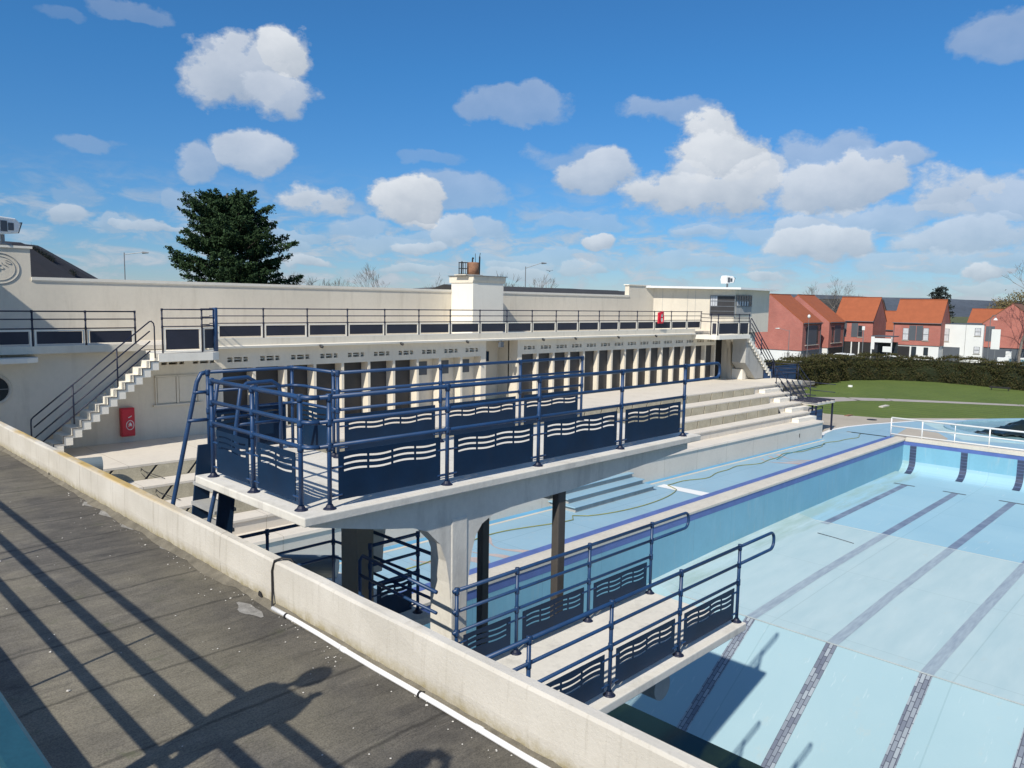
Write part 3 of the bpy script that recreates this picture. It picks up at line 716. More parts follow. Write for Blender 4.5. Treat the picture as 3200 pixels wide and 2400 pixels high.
# slag heap with trees on its flank
m = M(); c = far_pt(-120, 330); vs = [(c.x, c.y, 29.6)]; fs = []; K = 40
for r_i, (rr, hh) in enumerate(((14,29.4),(30,28.3),(52,14.5),(76,0))):
    for k in range(K): vs.append((c.x+rr*cos(2*pi*k/K)*(1+.04*sin(k*2.3)), c.y+rr*sin(2*pi*k/K)*(1+.04*sin(k*2.3)), hh+.5*sin(k*1.7)))
for k in range(K): fs.append((0,1+k,1+(k+1)%K))
for r_i in range(3):
    for k in range(K): fs.append((1+r_i*K+k,1+(r_i+1)*K+k,1+(r_i+1)*K+(k+1)%K,1+r_i*K+(k+1)%K))
m.add(vs, fs); kd(m.build('slag_heap_hill', MT['mound']))

# ================================================================== BATHHOUSE (two storey cubicle block)
T = lambda u, v, z: (u, v-.03*u, z)
BH = empty('bathhouse', T(22,25,0), label='long cream art deco changing cubicle block with roof terrace and chimney stack', cat='building')
VF = 25.22; ZF = 2.52; VR = 25.05; RD = .36
def part(m, name, mat, parent=None, **k):
    o = m.build(name, mat, parent or BH, **k); o.matrix_parent_inverse = Matrix.Translation(-BH.location) if (parent is None) else Matrix.Identity(4); return o
Ldoor = [12.01+1.168*k for k in range(10)]; Rdoor = [26.07+1.113*k for k in range(15)]
doors = [(c, .53, 'L' if i < 7 else 'C') for i, c in enumerate(Ldoor)]+[(c, .495, 'R') for c in Rdoor]
ENT = (23.35, 25.30); LAST = (42.25, 43.7)
ops = sorted([(c-w, c+w, 4.66) for c, w, k in doors]+[(ENT[0], ENT[1], 5.08), (LAST[0], LAST[1], 4.95)])
m = M(T); x = 3.0; zt = 5.36
vents = []
for c in [8.65,9.86,10.86]+Ldoor+Rdoor: vents.append(c)
VZ0, VZ1 = 4.87, 5.03
# lower wall between openings up to lintel 4.66
for (a, b, h) in ops:
    m.box(x, a, VF, VF+.55, ZF-.3, 4.66); x = b
m.box(x, 47.0, VF, VF+.55, ZF-.3, 4.66)
# lintel band below and above the vents, interrupted at the tall openings
def band(z0, z1, skip):
    x = 3.0
    for (a, b) in skip+[(47.0, 47.0)]:
        if a > x: m.box(x, a, VF, VF+.55, z0, z1)
        x = max(x, b)
tall = [ENT, LAST]
band(4.66, VZ0, tall); band(VZ1, zt, [ENT])
holes = []
for i, c in enumerate(sorted(vents)):
    k = .97
    for (a, b) in ((-.37,-.19),(-.13,.15),(.21,.37)): holes.append((c+a*k, c+b*k))
band(VZ0, VZ1, sorted(holes+tall))
facade = part(m, 'facade_wall', MT['cream'])
# things inside: dark back, recessed doors
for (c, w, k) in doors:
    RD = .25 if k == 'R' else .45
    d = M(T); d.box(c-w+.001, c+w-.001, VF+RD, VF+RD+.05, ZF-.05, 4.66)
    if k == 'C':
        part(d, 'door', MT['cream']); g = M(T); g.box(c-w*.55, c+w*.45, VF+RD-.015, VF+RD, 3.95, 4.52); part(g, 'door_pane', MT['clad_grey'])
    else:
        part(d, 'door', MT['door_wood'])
for c in sorted(vents):
    d = M(T)
    for (a, b) in ((-.37,-.19),(-.13,.15),(.21,.37)): d.box(c+a*.97, c+b*.97, VF+.10, VF+.16, VZ0+.055, VZ1-.05)
    part(d, 'vent_slat', MT['cream'])
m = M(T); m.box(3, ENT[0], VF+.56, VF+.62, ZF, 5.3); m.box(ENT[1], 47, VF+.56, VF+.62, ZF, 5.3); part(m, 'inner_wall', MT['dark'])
# entrance hall recess
m = M(T); m.box(ENT[0]-.1, ENT[0], VF+.56, VF+1.3, ZF, 5.3); part(m, 'hall_wall', MT['cream'])
m = M(T); m.box(ENT[1], ENT[1]+.1, VF+.56, VF+1.3, ZF, 5.3); part(m, 'hall_wall', MT['cream'])
m = M(T); m.box(ENT[0]-.1, ENT[1]+.1, VF+1.3, VF+1.4, ZF, 5.3); part(m, 'hall_back_wall', MT['cream'])
m = M(T); m.box(ENT[0]+1.0, ENT[0]+1.35, VF+1.26, VF+1.30, 4.3, 4.75); part(m, 'notice_board', MT['navy_dark'])
m = M(T); m.box(LAST[0], LAST[1], VF+.45, VF+.5, ZF-.02, 4.95); part(m, 'service_door', MT['black'])
# terrace slab, fascia, canopy lip
m = M(T); m.box(10.75, 39.6, VR-.02, VR+.18, 5.40, 5.68); part(m, 'terrace_fascia', MT['cream'])
m = M(T); m.prism([(VR+.3,5.37),(VR-.13,5.345),(VR-.15,5.42),(VR-.03,5.44),(VR+.3,5.45)], 'x', 10.9, 39.5); part(m, 'canopy', MT['cream_white'])
m = M(T); m.box(3.0, 46, VR+.18, 28.2, 5.38, 5.52); part(m, 'terrace_floor', MT['tread'])
m = M(T)
for c in (14.96, 18.52, 21.93, 26.59, 28.87, 32.21, 35.5):
    m.tube([(c,VR-.16,5.39),(c,VR-.16,5.33)], .035, 8); m.tube([(c,VR-.16,5.34),(c+.06,VR-.24,5.31)], .05, 8)
part(m, 'canopy_spotlight', MT['black'])
m = M(T); m.tube([(23.93,VR-.16,5.35),(23.93,VR-.16,5.28)], .02, 6); m.box(23.84,24.02,VR-.24,VR-.08,5.05,5.29); part(m, 'lantern', MT['clad_grey'])
# landings
for (a, b, cs) in ((8.83, 10.75, 1), (39.6, 43.4, -1)):
    m = M(T)
    pts = [(a,VR+.2),(a,23.62),(b-.25 if cs>0 else b,23.6)]
    if cs > 0: pts = [(a,VR+.2),(a,23.6),(b-.3,23.6),(b-.08,23.68),(b,23.9),(b,VR+.2)]
    else: pts = [(a,VR+.2),(a,23.9),(a+.08,23.68),(a+.3,23.6),(b,23.6),(b,VR+.2)]
    m.prism(pts, 'z', 5.10, 5.34); part(m, 'landing', MT['cream_white'])
m = M(T); m.prism([(VR+.2,5.34),(VR+.2,5.10),(23.7,5.10),(VR+.15,4.75)], 'x', 9.0, 10.6)
# back wall of the terrace
VB = 28.0
m = M(T); m.box(6.7, 37.15, VB, VB+.3, 5.4, 7.44); m.box(-2, 6.7, VB, VB+.3, 5.4, 8.46); m.box(37.15, 39.62, VB, VB+.3, 5.4, 8.16)
part(m, 'terrace_back_wall', MT['cream'])
m = M(T); m.prism([(VB+.35,7.44),(VB-.005,7.44),(VB-.045,7.49),(VB-.05,7.585),(VB+.35,7.585)], 'x', 6.702, 37.14)
m.box(-2, 6.76, VB-.05, VB+.35, 8.46, 8.53); m.box(37.08, 39.2, VB-.05, VB+.35, 8.16, 8.22)
part(m, 'cornice', MT['cream_white'])
# slate roof seen over the wall
m = M(T); m.prism([(VB+.4,7.3),(VB+3.2,7.92),(VB+6,7.3)], 'x', 25.9, 40.2); part(m, 'slate_roof', MT['slate'])
# chimney
ch = M(T); ch.box(23.69, 25.58, 26.5, 27.99, 5.5, 8.02); chim = part(ch, 'chimney', MT['cream_white'])
c2 = M(T); c2.prism([(26.497,7.9),(26.44,8.02),(26.42,8.17),(26.42,8.20),(28.1,8.20),(28.1,7.9)], 'x', 23.65, 25.66); c2.build('cap', MT['cream'], chim)
c2 = M(T); c2.box(23.6, 25.72, 26.36, 28.14, 8.20, 8.235); c2.build('flashing', MT['metal_grey'], chim)
pot = M(T); pot.tube([(24.12,27.0,8.24),(24.12,27.0,8.84)], .27, 16); pot.build('chimney_pot', MT['rust'], chim, smooth=True)
cg = M(T)
for i in range(14):
    a = 2*pi*i/14; cg.tube([(23.72+.22*cos(a),27.2+.22*sin(a),8.26),(23.72+.22*cos(a),27.2+.22*sin(a),8.84)], .010, 4)
for zz in (8.3,8.55,8.82): cg.tube([(23.72+.22*cos(a),27.2+.22*sin(a),zz) for a in [2*pi*i/14 for i in range(15)]], .012, 4)
for (px_, py_, h) in ((23.48,27.05,8.86),(24.37,26.85,9.12),(23.98,26.9,8.98)): cg.tube([(px_,py_,8.26),(px_+.02,py_,h)], .035, 6)
cg.tube([(24.38,26.85,9.1),(24.42,26.85,9.28)], .015, 5); cg.tube([(24.22,26.95,8.85),(24.21,26.95,9.25)], .012, 5); cg.ball((24.02,26.9,9.02), .05, 5)
cg.build('pot_cage', MT['black'], chim); 
pb = M(T); pb.box(23.42,24.46,26.7,27.5,8.235,8.28); pb.build('pot_base', MT['coping'], chim)
# lookout cabin at the far end
A = (39.6, 28.0); B = (43.45, 24.8); Cc = (47.82, 24.8); D = (47.82, 29.0)
lk = M(T); zb, zt2 = 5.4, 8.06
lk.prism([A, B, Cc, D, (39.6,29.0)], 'z', zb, zt2); look = part(lk, 'lookout_cabin', MT['cream'])
lr_ = M(T)
def off(A, B, o): 
    d = Vector((B[0]-A[0], B[1]-A[1])).normalized(); return Vector((d.y, -d.x))*o
o1 = off(A, B, .62); o2 = Vector((0,-.48))
lr_.prism([(38.75,28.35),(38.75,27.95),(B[0]+o1.x+.12, B[1]-.55),(Cc[0]+.35,Cc[1]-.48),(D[0]+.35,29.3),(38.75,29.3)], 'z', zt2, zt2+.12)
lr_.build('roof', MT['white_paint'], look)
dab = Vector((B[0]-A[0], B[1]-A[1])); Lab = dab.length; dab.normalize(); nab = Vector((dab.y, -dab.x))
def onA(s, o, z): return (A[0]+dab.x*s+nab.x*o, A[1]+dab.y*s+nab.y*o, z)
def plateA(mm, s0, s1, z0, z1, o0, o1):
    vs = [onA(s,o,z) for s in (s0,s1) for o in (o0,o1) for z in (z0,z1)]
    mm.add(vs, [(0,1,3,2),(4,6,7,5),(0,4,5,1),(2,3,7,6),(0,2,6,4),(1,5,7,3)])
# window band on face A : x from 42.6..45.0
w = M(T); plateA(w, 3.5, 5.02, 6.46, 7.68, .0, .03); w.build('shutter', MT['door_wood'], look)
w = M(T)
for zz in (6.44,6.72,7.02,7.34,7.66): plateA(w, 3.5, 5.02, zz-.018, zz+.018, .03, .05)
for ss in (3.5,5.02): plateA(w, ss-.02, ss+.02, 6.42, 7.70, .03, .052)
for ss in (3.63,3.78,3.93): plateA(w, ss-.012, ss+.012, 6.98, 7.66, .03, .047)
w.build('window_frame', MT['metal_grey'], look)
w = M(T); plateA(w, 3.52, 3.93, 7.04, 7.64, .028, .034); w.build('pane', MT['curtain'], look)
w = M(T)
for ss in (.55,2.1,2.58): plateA(w, ss-.008, ss+.008, 5.6, 8.05, .0, .006)
w.build('wall_seam', MT['concrete_grey'], look)
# window on face B
w = M(T); w.box(43.66, 45.45, 24.77, 24.80, 7.05, 7.72); w.build('window', MT['glass'], look)
w = M(T); w.box(43.61,45.5,24.74,24.77,7.01,7.05); w.box(43.61,45.5,24.74,24.77,7.70,7.74); w.box(43.61,45.5,24.745,24.77,7.36,7.40)
for i in range(7): w.box(43.63+i*.305,43.66+i*.305,24.745,24.77,7.05,7.70)
w.build('window_frame', MT['metal_grey'], look)
w = M(T)
for i in range(5): w.box(43.71+i*.305,43.87+i*.305,24.755,24.768,7.07,7.34)
w.build('pane', MT['curtain'], look)
w = M(T); w.box(43.61, 45.5, 24.76, 24.80, 6.50, 7.01); w.build('apron_panel', MT['concrete_grey'], look)
# rotunda wall on the left, porthole, ledge
m = M(T); m.prism([(-4,2.2),(5.55,2.2),(5.75,2.7),(8.83,5.10),(8.83,5.40),(-4,5.40)], 'y', 24.62, 25.21); m.box(-4, 8.5, 24.2, 25.3, 5.41, 5.62)
part(m, 'rotunda_wall', MT['cream'])
m = M(T); m.prism([(-4,23.75),(5.5,23.75),(5.78,23.9),(5.86,24.2),(5.86,24.62),(-4,24.62)], 'z', 5.20, 5.33); part(m, 'ledge', MT['cream_white'])
pm = M(T); ring = [(4.86+.40*cos(a), 24.60, 4.45+.40*sin(a)) for a in [2*pi*i/28 for i in range(29)]]
pm.tube(ring, .05, 8, False); port = part(pm, 'porthole', MT['coping'], smooth=True)
pg = M(T); pg.poly([(4.86+.38*cos(a), 24.585, 4.45+.38*sin(a)) for a in [2*pi*i/28 for i in range(28)]]); pg.build('pane', MT['glass'], port)
pg = M(T); pg.box(4.5,5.22,24.565,24.58,4.44,4.46); pg.box(4.85,4.87,24.565,24.58,4.08,4.82); pg.build('muntin', MT['metal_grey'], port)
# relief emblem on the raised wall
em = M(T); VE = VB
em.tube([(5.84+.55*cos(a), VE-.005, 7.82+.47*sin(a)) for a in [2*pi*i/36 for i in range(37)]], .018, 6, False)
em.tube([(5.84+.44*cos(a), VE-.005, 7.82+.37*sin(a)) for a in [2*pi*i/36 for i in range(37)]], .010, 6, False)
for k in range(6):
    em.tube([(5.60+.10*k+.08*sin(t*6+k), VE-.006, 7.62+.08*k+.06*cos(t*5)) for t in [i/8 for i in range(9)]], .010, 5)
part(em, 'relief_emblem', MT['concrete_grey'], smooth=True)
# shuttered wall hatches
for (a, b) in ((9.32, 9.95), (10.0, 10.62)):
    w = M(T); w.box(a+.03, b-.03, VF-.035, VF+.0, 3.66, 4.48); part(w, 'hatch', MT['cream'])
w = M(T)
for (a, b) in ((9.28, 9.97), (9.97, 10.66)):
    w.box(a,a+.035,VF-.05,VF,3.62,4.52); w.box(b-.035,b,VF-.05,VF,3.62,4.52); w.box(a,b,VF-.05,VF,4.49,4.53)
w.box(9.2,10.74,VF-.09,VF,3.56,3.61); part(w, 'hatch_frame', MT['cream'])
# staircases
def stairs(x0, sgn, n, rise, run, v0, v1, ztop):
    m = M(T)
    for i in range(n):
        xa = x0+sgn*run*i; xb = x0+sgn*run*(i+1); zz = ztop-rise*(i+1)
        m.box(min(xa,xb), max(xa,xb), v0, v1, zz-.26, zz)
    return m
st = stairs(8.83, -1, 13, .198, .236, 23.62, 24.6, 5.32); stl = part(st, 'staircase', MT['cream_white'])
sx = M(T)
for i in range(13):
    xa = 8.83-.236*i; zz = 5.32-.198*(i+1); sx.box(xa-.236-.012, xa, 23.60, 23.632, zz-.0, zz+.012); sx.box(xa-.236-.012, xa-.236, 23.60, 23.632, zz-.198, zz)
sx.build('edge_strip', MT['black'], stl)
st = stairs(43.4, 1, 13, .198, .236, 23.62, 24.9, 5.32); strr = part(st, 'staircase', MT['cream_white'])
sw = M(T); sw.prism([(43.35,5.08),(46.55,2.55),(44.6,2.55),(43.3,3.6)], 'y', 23.8, 24.7); sw.build('stringer_wall', MT['concrete_grey'], strr)
sw = M(T); sw.prism([(43.7,ZF),(43.7,5.1),(43.35,5.1),(44.75,ZF)], 'y', 24.9, 25.25); part(sw, 'buttress', MT['cream'])
sw = M(T); sw.box(43.75,44.15,24.2,25.0,ZF,3.15); sw.prism([(44.15,ZF),(44.15,3.15),(44.9,ZF)], 'y', 24.3,25.0); part(sw, 'low_wall', MT['cream_white'])
def stair_rail(parent, x0, z0, x1, z1, v, hs, posts, r=.02, end_round=True, mat='rail_black'):
    m = M(T)
    for k, h in enumerate(hs):
        pts = [(x0, v, z0+h), (x1, v, z1+h)]
        m.tube(pts, r, 8)
    sg = 1 if x1 > x0 else -1
    ht = hs[0]
    m.tube([(x0,v,z0+ht),(x0-sg*.05,v,z0+ht+.01),(x0-sg*.11,v,z0+ht-.05),(x0-sg*.13,v,z0+ht-.15),(x0-sg*.13,v,z0)], r, 8)
    m.tube([(x1,v,z1+ht),(x1+sg*.05,v,z1+ht-.06),(x1+sg*.06,v,z1+ht-.16),(x1+sg*.06,v,z1+.1)], r, 8)
    for t in posts:
        x = x0+(x1-x0)*t; z = z0+(z1-z0)*t; m.tube([(x,v,z-.02),(x,v,z+ht)], r*1.1, 8)
    return m.build('handrail', MT[mat], parent, smooth=True)
stair_rail(stl, 8.62, 5.22, 5.55, 2.66, 23.67, (1.08,.80,.50,.22), (.30,.68))
stair_rail(strr, 43.6, 5.22, 46.6, 2.62, 23.67, (1.08,.80,.50,.22), (.45,.98), r=.028)
stair_rail(strr, 43.6, 5.22, 46.6, 2.62, 24.85, (1.08,.60), (.45,), r=.024)
# terrace railings
HS = (1.0,.755,.51)
def posts_line(us, v): return [(u, v) for u in us]
us = [11.23,12.87,14.54,16.2,17.87,19.52,21.15,22.81,24.42,26.03,27.66,29.26,30.86,32.46,34.02,35.56,37.17,38.73,40.2]
inv = Matrix.Translation(-BH.location)
def brail(pts, posts, z0, hs, **k):
    g = railing(BH, pts, posts, z0, hs, MT['rail_black'], tf=T, cut=False, flange=False, pmat=MT['panel_terrace'], frame=MT['cream_white'], collar=True, **k)
    g.matrix_parent_inverse = inv; return g
brail([(11.0,VR),(40.3,VR)], posts_line(us, VR), 5.68, HS, panel=(.07,.42), pr=.024, tr=.018)
brail([(8.98,23.68),(10.3,23.68),(10.62,23.8),(10.72,24.1),(10.72,VR),(11.0,VR)], [(8.98,23.68),(10.16,23.68),(10.66,23.84)], 5.36, (1.30,1.04,.79), panel=(.10,.70), pr=.024, tr=.018)
m = M(T); m.tube([(10.64,23.82,5.36),(10.64,23.82,6.72)], .075, 12); part(m, 'corner_post', MT['navy'], smooth=True)
brail([(-3,24.25),(8.42,24.25)], posts_line([-2.3,-.6,1.1,2.8,4.3,5.77,7.09,8.42], 24.25), 5.62, (.96,.74,.48), panel=(.06,.40), pr=.024, tr=.018)
brail([(40.2,VR),(39.75,24.2),(39.8,23.68),(43.35,23.68)], [(39.75,24.1),(39.82,23.68),(42.15,23.68),(43.32,23.68)], 5.36, (1.20,.98,.76), panel=(.06,.68), pr=.028, tr=.02)
# big block of the central tower at the left, outside the picture, whose shade crosses the rotunda
m = M(T); m.box(-14, 3.05, 22.6, 30, 0, 9.95); part(m, 'stair_tower', MT['cream'])
# floodlights
def floodlight(name, loc, rz, lab, s=1.0):
    e = empty(name, loc, rz, label=lab, cat='floodlight')
    a = M(); a.prism([(-.28,.0),(.28,.06),(.36,.30),(.22,.42),(-.26,.44),(-.34,.24)], 'y', -.2, .2); a.build('housing', MT['white_paint'], e, bevel=.03)
    a = M(); a.quad((.30,-.17,.07),(.30,.17,.07),(.40,.17,.34),(.40,-.17,.34)); a.build('lens', MT['glass'], e, solid=.02)
    a = M(); a.box(-.16,.0,-.215,-.2,.08,.34); a.box(.03,.16,-.215,-.2,.12,.3); a.build('control_panel', MT['clad_grey'], e)
    a = M(); a.tube([(0,0,-.22),(0,0,.02)], .05, 8); a.box(-.14,.14,-.12,.12,-.24,-.2); a.build('bracket', MT['metal_grey'], e)
    e.scale = (s,s,s); return e
p = T(43.9,25.6,8.42); floodlight('floodlight', p, R(-20), 'white floodlight housing on the lookout cabin roof at the far end', 1.15)
p = T(6.02,28.15,8.84); floodlight('floodlight', p, R(20), 'white floodlight housing on the raised wall at the left edge above the round emblem', 1.25)
# fire cabinets, lifebuoy station
def cabinet(u, v, z, w, h, lab):
    e = empty('fire_cabinet', T(u, v, z), 0, label=lab, cat='fire cabinet')
    a = M(); a.box(-w/2,w/2,-.16,0,0,h); a.build('box', MT['red'], e, bevel=.012)
    a = M(); a.box(-w/2+.03,w/2-.03,-.175,-.161,.03,h-.03); d = a.build('door', MT['red'], e)
    a = M(); s = .55*w; z0 = h*.28
    a.tube([(.12*w+s/2*cos(t), -.18, z0+.10+s/2*sin(t)*1.3) for t in [2*pi*i/20 for i in range(21)]], .012, 5, False)
    a.ball((.12*w,-.18,z0+.12), .05, 5); a.tube([(.02*w,-.18,z0+.05),(.12*w,-.18,z0+.2),(.25*w,-.18,z0+.06)], .012, 5)
    a.tube([(.0,-.18,h*.66),(.1,-.18,h*.72)], .015, 5)
    a.build('hydrant_symbol', MT['white_detail'], e)
    return e
cabinet(8.40, 25.21, 2.72, .40, .88, 'tall red fire cabinet with white symbol on the wall beside the near stairs')
e = empty('lifebuoy_station', T(35.95,24.98,6.02), 0, label='red lifebuoy holder standing at the far terrace railing', cat='lifebuoy holder')
a = M(); a.prism([(-.25,0),(-.25,.6),(.2,.68),(.24,.62),(.24,0)], 'y', -.12, -.02); 
a.build('case', MT['red'], e, bevel=.02)
a = M(); a.box(-.06,.10,-.135,-.12,.36,.54); a.box(-.06,.12,-.135,-.12,.08,.30); a.build('window', MT['cream_white'], e)
a = M(); a.tube([(.02+.17*cos(t),-.14,.31+.26*sin(t)) for t in [2*pi*i/20 for i in range(21)]], .03, 6, False); a.build('rim', MT['red'], e)
m = M(); m.box(-.12,.12,-.3,.1,-.03,.03); 
o = m.build('wall_lamp', MT['black'], None); o.location = T(4.9,24.5,3.42); tag(o, 'small dark wall lamp under the porthole at the left edge', 'lamp')

# ================================================================== GRANDSTAND
GS = empty('grandstand', T(22,17.85,0), label='cream stepped concrete terraces between the pool and the changing cubicles', cat='grandstand')
ginv = Matrix.Translation(-GS.location)
def gpart(m, name, mat, **k):
    o = m.build(name, mat, GS, **k); o.matrix_parent_inverse = ginv; return o
tiers = [(17.85,.97,41.0),(18.72,1.35,41.3),(19.55,1.73,42.2),(20.6,2.13,42.9),(21.6,ZF,43.1)]
m = M(T); m.box(3.7, 41.0, 17.85, 18.9, -.1, .95); m.prism([(17.80,.88),(17.83,.955),(17.9,.97),(18.9,.97),(18.9,.88)], 'x', 3.7, 41.02)
gpart(m, 'tier', MT['tread'])
for i in range(1, 5):
    v, z, xe = tiers[i]; vn = tiers[i+1][0]+.3 if i < 4 else VF+.02
    m = M(T); m.box(3.7, xe, v, vn, -.1, z-.03); m.box(3.7, xe+.02, v-.05, vn, z-.06, z)
    gpart(m, 'tier', MT['tread'])
m = M(T); m.box(43.12, 46.7, 21.75, VF+.02, ZF-.27, ZF-.01); gpart(m, 'end_platform', MT['cream'])
m = M(T); m.box(43.12, 46.4, 22.3, 22.5, -.1, ZF-.28); m.box(43.15,46.4,22.6,VF,-.1,ZF-.9); gpart(m, 'end_wall', MT['col_taupe'])
m = M(T); m.box(42.0, 44.3, 18.65, 20.1, 1.62, 1.72); gpart(m, 'lower_landing', MT['tread'])
for (x_, v_) in ((42.1,18.75),(44.2,18.75),(44.2,19.9)):
    m = M(T); m.box(x_-.04,x_+.04,v_-.04,v_+.04,-.1,1.615); gpart(m, 'landing_post', MT['rail_black'])
for i in range(4):
    m = M(T); v = 21.72-.38*i; m.box(43.2-.1*i, 46.2-.4*i, v-.36, v, ZF-.22*(i+1)-.05, ZF-.22*(i+1)); gpart(m, 'side_step', MT['col_taupe'])
m = M(T); m.box(46.75, 51.2, 23.0, 25.3, 1.85, 2.08); gpart(m, 'rear_landing', MT['col_taupe'])
m = M(T); m.box(47, 51.0, 23.6, 25.2, -.1, 1.84); gpart(m, 'rear_wall', MT['col_taupe'])
# sloping bare concrete seat backs with joints on the three upper risers
for i in (2, 3, 4):
    v, z, xe = tiers[i]; zp = tiers[i-1][1]
    mm = M(T); x = 4.2; xend = xe-3.0
    while x < xend-.4:
        L = 1.12; xb = min(x+L, xend)
        sk = .36
        mm.add([(x+sk+.045,v-.052,z-.065),(xb+sk-.045,v-.052,z-.065),(xb-.045,v-.22,zp+.004),(x+.045,v-.22,zp+.004),
                (x+sk+.045,v-.02,z-.065),(xb+sk-.045,v-.02,z-.065),(xb-.045,v-.19,zp+.004),(x+.045,v-.19,zp+.004)],
               [(0,3,2,1),(0,1,5,4),(3,7,6,2),(0,4,7,3),(1,2,6,5)])
        x = xb
    gpart(mm, 'seat_back', MT['slab_rough'])
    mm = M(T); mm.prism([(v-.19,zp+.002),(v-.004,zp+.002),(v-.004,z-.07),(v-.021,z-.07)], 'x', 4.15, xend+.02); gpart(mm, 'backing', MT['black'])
# wire clips left under the seat edges
mm = M(T)
for i in (2,3,4):
    v, z, xe = tiers[i]; zp = tiers[i-1][1]
    for x in (7.5,9.7,11.8,14.2):
        mm.tube([(x,v-.07,z-.10),(x+.03,v-.2,z-.16),(x+.45,v-.5,zp+.02)], .010, 5); mm.tube([(x,v-.09,z-.10),(x-.03,v-.11,z-.2),(x+.05,v-.24,zp+.05)], .008, 5)
gpart(mm, 'wire_clip', MT['black'])
# half steps forming the end stair
for i in range(1, 5):
    v, z, xe = tiers[i]; zp = tiers[i-1][1]; h = (zp+z)/2
    m = M(T); m.box(xe-2.2, xe-.1, v-.42, v-.051, zp-.02, h); m.box(xe-2.2, xe-1.5, v-.42, v-.051, h-.01, h+.02)
    gpart(m, 'step', MT['cream_white'])
# end stair rails with navy panels
def end_rail(pts, z0, panelh):
    m = M(T)
    for h in (1.0,.7,.45): m.tube([(p_[0],p_[1],p_[2]+h) for p_ in pts], .022, 7)
    for p_ in pts: m.tube([(p_[0],p_[1],p_[2]),(p_[0],p_[1],p_[2]+1.0)], .026, 7)
    g = m.build('end_railing', MT['rail_black'], GS, smooth=True); g.matrix_parent_inverse = ginv
    if panelh:
        a = M(T)
        for p_, q_ in zip(pts[:-1], pts[1:]): a.quad((p_[0],p_[1],p_[2]+.08),(q_[0],q_[1],q_[2]+.08),(q_[0],q_[1],q_[2]+panelh),(p_[0],p_[1],p_[2]+panelh))
        a.build('panel', MT['navy'], g, solid=.02)
    return g
end_rail([(46.6,22.0,ZF-.02),(46.65,23.6,ZF-.05),(46.7,24.6,ZF-.1)], ZF, .0)
end_rail([(47.1,24.3,2.08),(48.5,24.3,2.08),(49.9,24.3,2.08),(51.1,24.3,2.08)], ZF, 1.08)
end_rail([(44.9,24.2,ZF-.1),(45.6,23.8,ZF-.1),(46.4,23.6,ZF-.1)], ZF, .65)
end_rail([(41.2,18.75,.5),(42.0,18.75,.5),(42.9,18.75,.5)], .5, .85)
def slope_rail(i):
    m = M(T); u0 = 43.4+.68*i; u1 = 41.75+.62*i
    for h in (.95,.5): m.tube([(u0,21.8,ZF+h),(u1,20.1,1.72+h),(u1-.1,18.6,1.72+h)], .022, 7)
    for (u, v, z) in ((u0,21.8,ZF),(u1,20.1,1.72)): m.tube([(u,v,z),(u,v,z+.95)], .024, 7)
    o = m.build('side_handrail', MT['rail_black'], GS, smooth=True); o.matrix_parent_inverse = ginv
for i in (0, 4): slope_rail(i)
for i in range(5):
    m = M(T); m.tube([(43.3+.7*i,21.8,ZF+.06),(41.9+.55*i,20.2,1.80),(41.9+.55*i,18.6,1.80)], .035, 6); gpart(m, 'grab_bar', MT['rail_black'])
m = M(T); m.box(38.3,38.34,17.83,17.845,.35,.55); gpart(m, 'wall_plate', MT['black'])

# steps up from the deck
DS = empty('deck_steps', (22.2,16.4,0), label='three pale blue concrete steps against the front wall of the terraces', cat='steps')
dinv = Matrix.Translation(-DS.location)
for k in range(3):
    z = .58-.19*k; o_ = .42*k; m = M()
    vb = 17.3; v1 = 16.95-o_
    m.box(19.85-.12*k, 24.0+.12*k, v1, vb+.1, 0, z-.035)
    a = m.build('riser', MT['concrete_grey'], DS); a.matrix_parent_inverse = dinv
    m = M(); m.box(19.75-.12*k, 24.06+.12*k, v1-.05, vb+.1, z-.035, z); a = m.build('tread', MT['blue_deck'], DS, bevel=.012); a.matrix_parent_inverse = dinv
# hose
pts = []
for i in range(90):
    x = 12+i*.36
    if x < 19.2: y = 15.9+.35*sin(x*.9)+(x-12)*.0
    elif x < 25.3:
        t = (x-19.2)/6.1; y = 15.9-.85*sin(pi*min(1,max(0,t)))**.5
    else: y = 16.1-.03*(x-25)+.16*sin(x*1.3)+.08*sin(x*2.9)
    pts.append((x, y, .025))
tag(M().tube(pts, .015, 6).build('garden_hose', MT['hose'], smooth=True), 'long olive green hose lying along the blue deck beside the terrace wall', 'hose')
tag(M().tube([(33.5,15.6,.02),(35.2,15.9,.02),(37.4,15.8,.02),(39.3,15.75,.02)], .02, 6).build('rope', surf('teal_rope',(.05,.25,.32)), smooth=True), 'short teal rope lying on the blue deck near the far end', 'rope')
tag(M().tube([(29.5,11.9,-1.795),(29.4,11.2,-1.80),(29.2,10.4,-1.80)], .014, 6).build('pole_brush', MT['clad_grey'], smooth=True), 'thin dark pole lying on the pool floor near the left wall', 'pole')

# white railing beyond the pool end wall
e = empty('pool_end_railing', (44.62,14.3,0), label='white tubular railing along the far end of the pool', cat='railing')
a = M(); 
for h, r_ in ((1.06,.048),(.60,.038),(.16,.042)): a.tube([(0,0,h),(0,-23,h)], r_, 10)
a.tube([(0,0,.05),(0,0,1.06)], .034, 10); a.build('rail_tube', MT['white_paint'], e, smooth=True)
for i in range(1, 15):
    y = -1.58*i; a = M()
    if i % 2: a.tube([(0,y,.02),(0,y,1.06)], .032, 8)
    else: a.tube([(0,y,.02),(0,y,.62)], .026, 8); a.tube([(0,y,.62),(0,y,1.06)], .02, 8)
    a.build('post', MT['white_paint'], e, smooth=True)

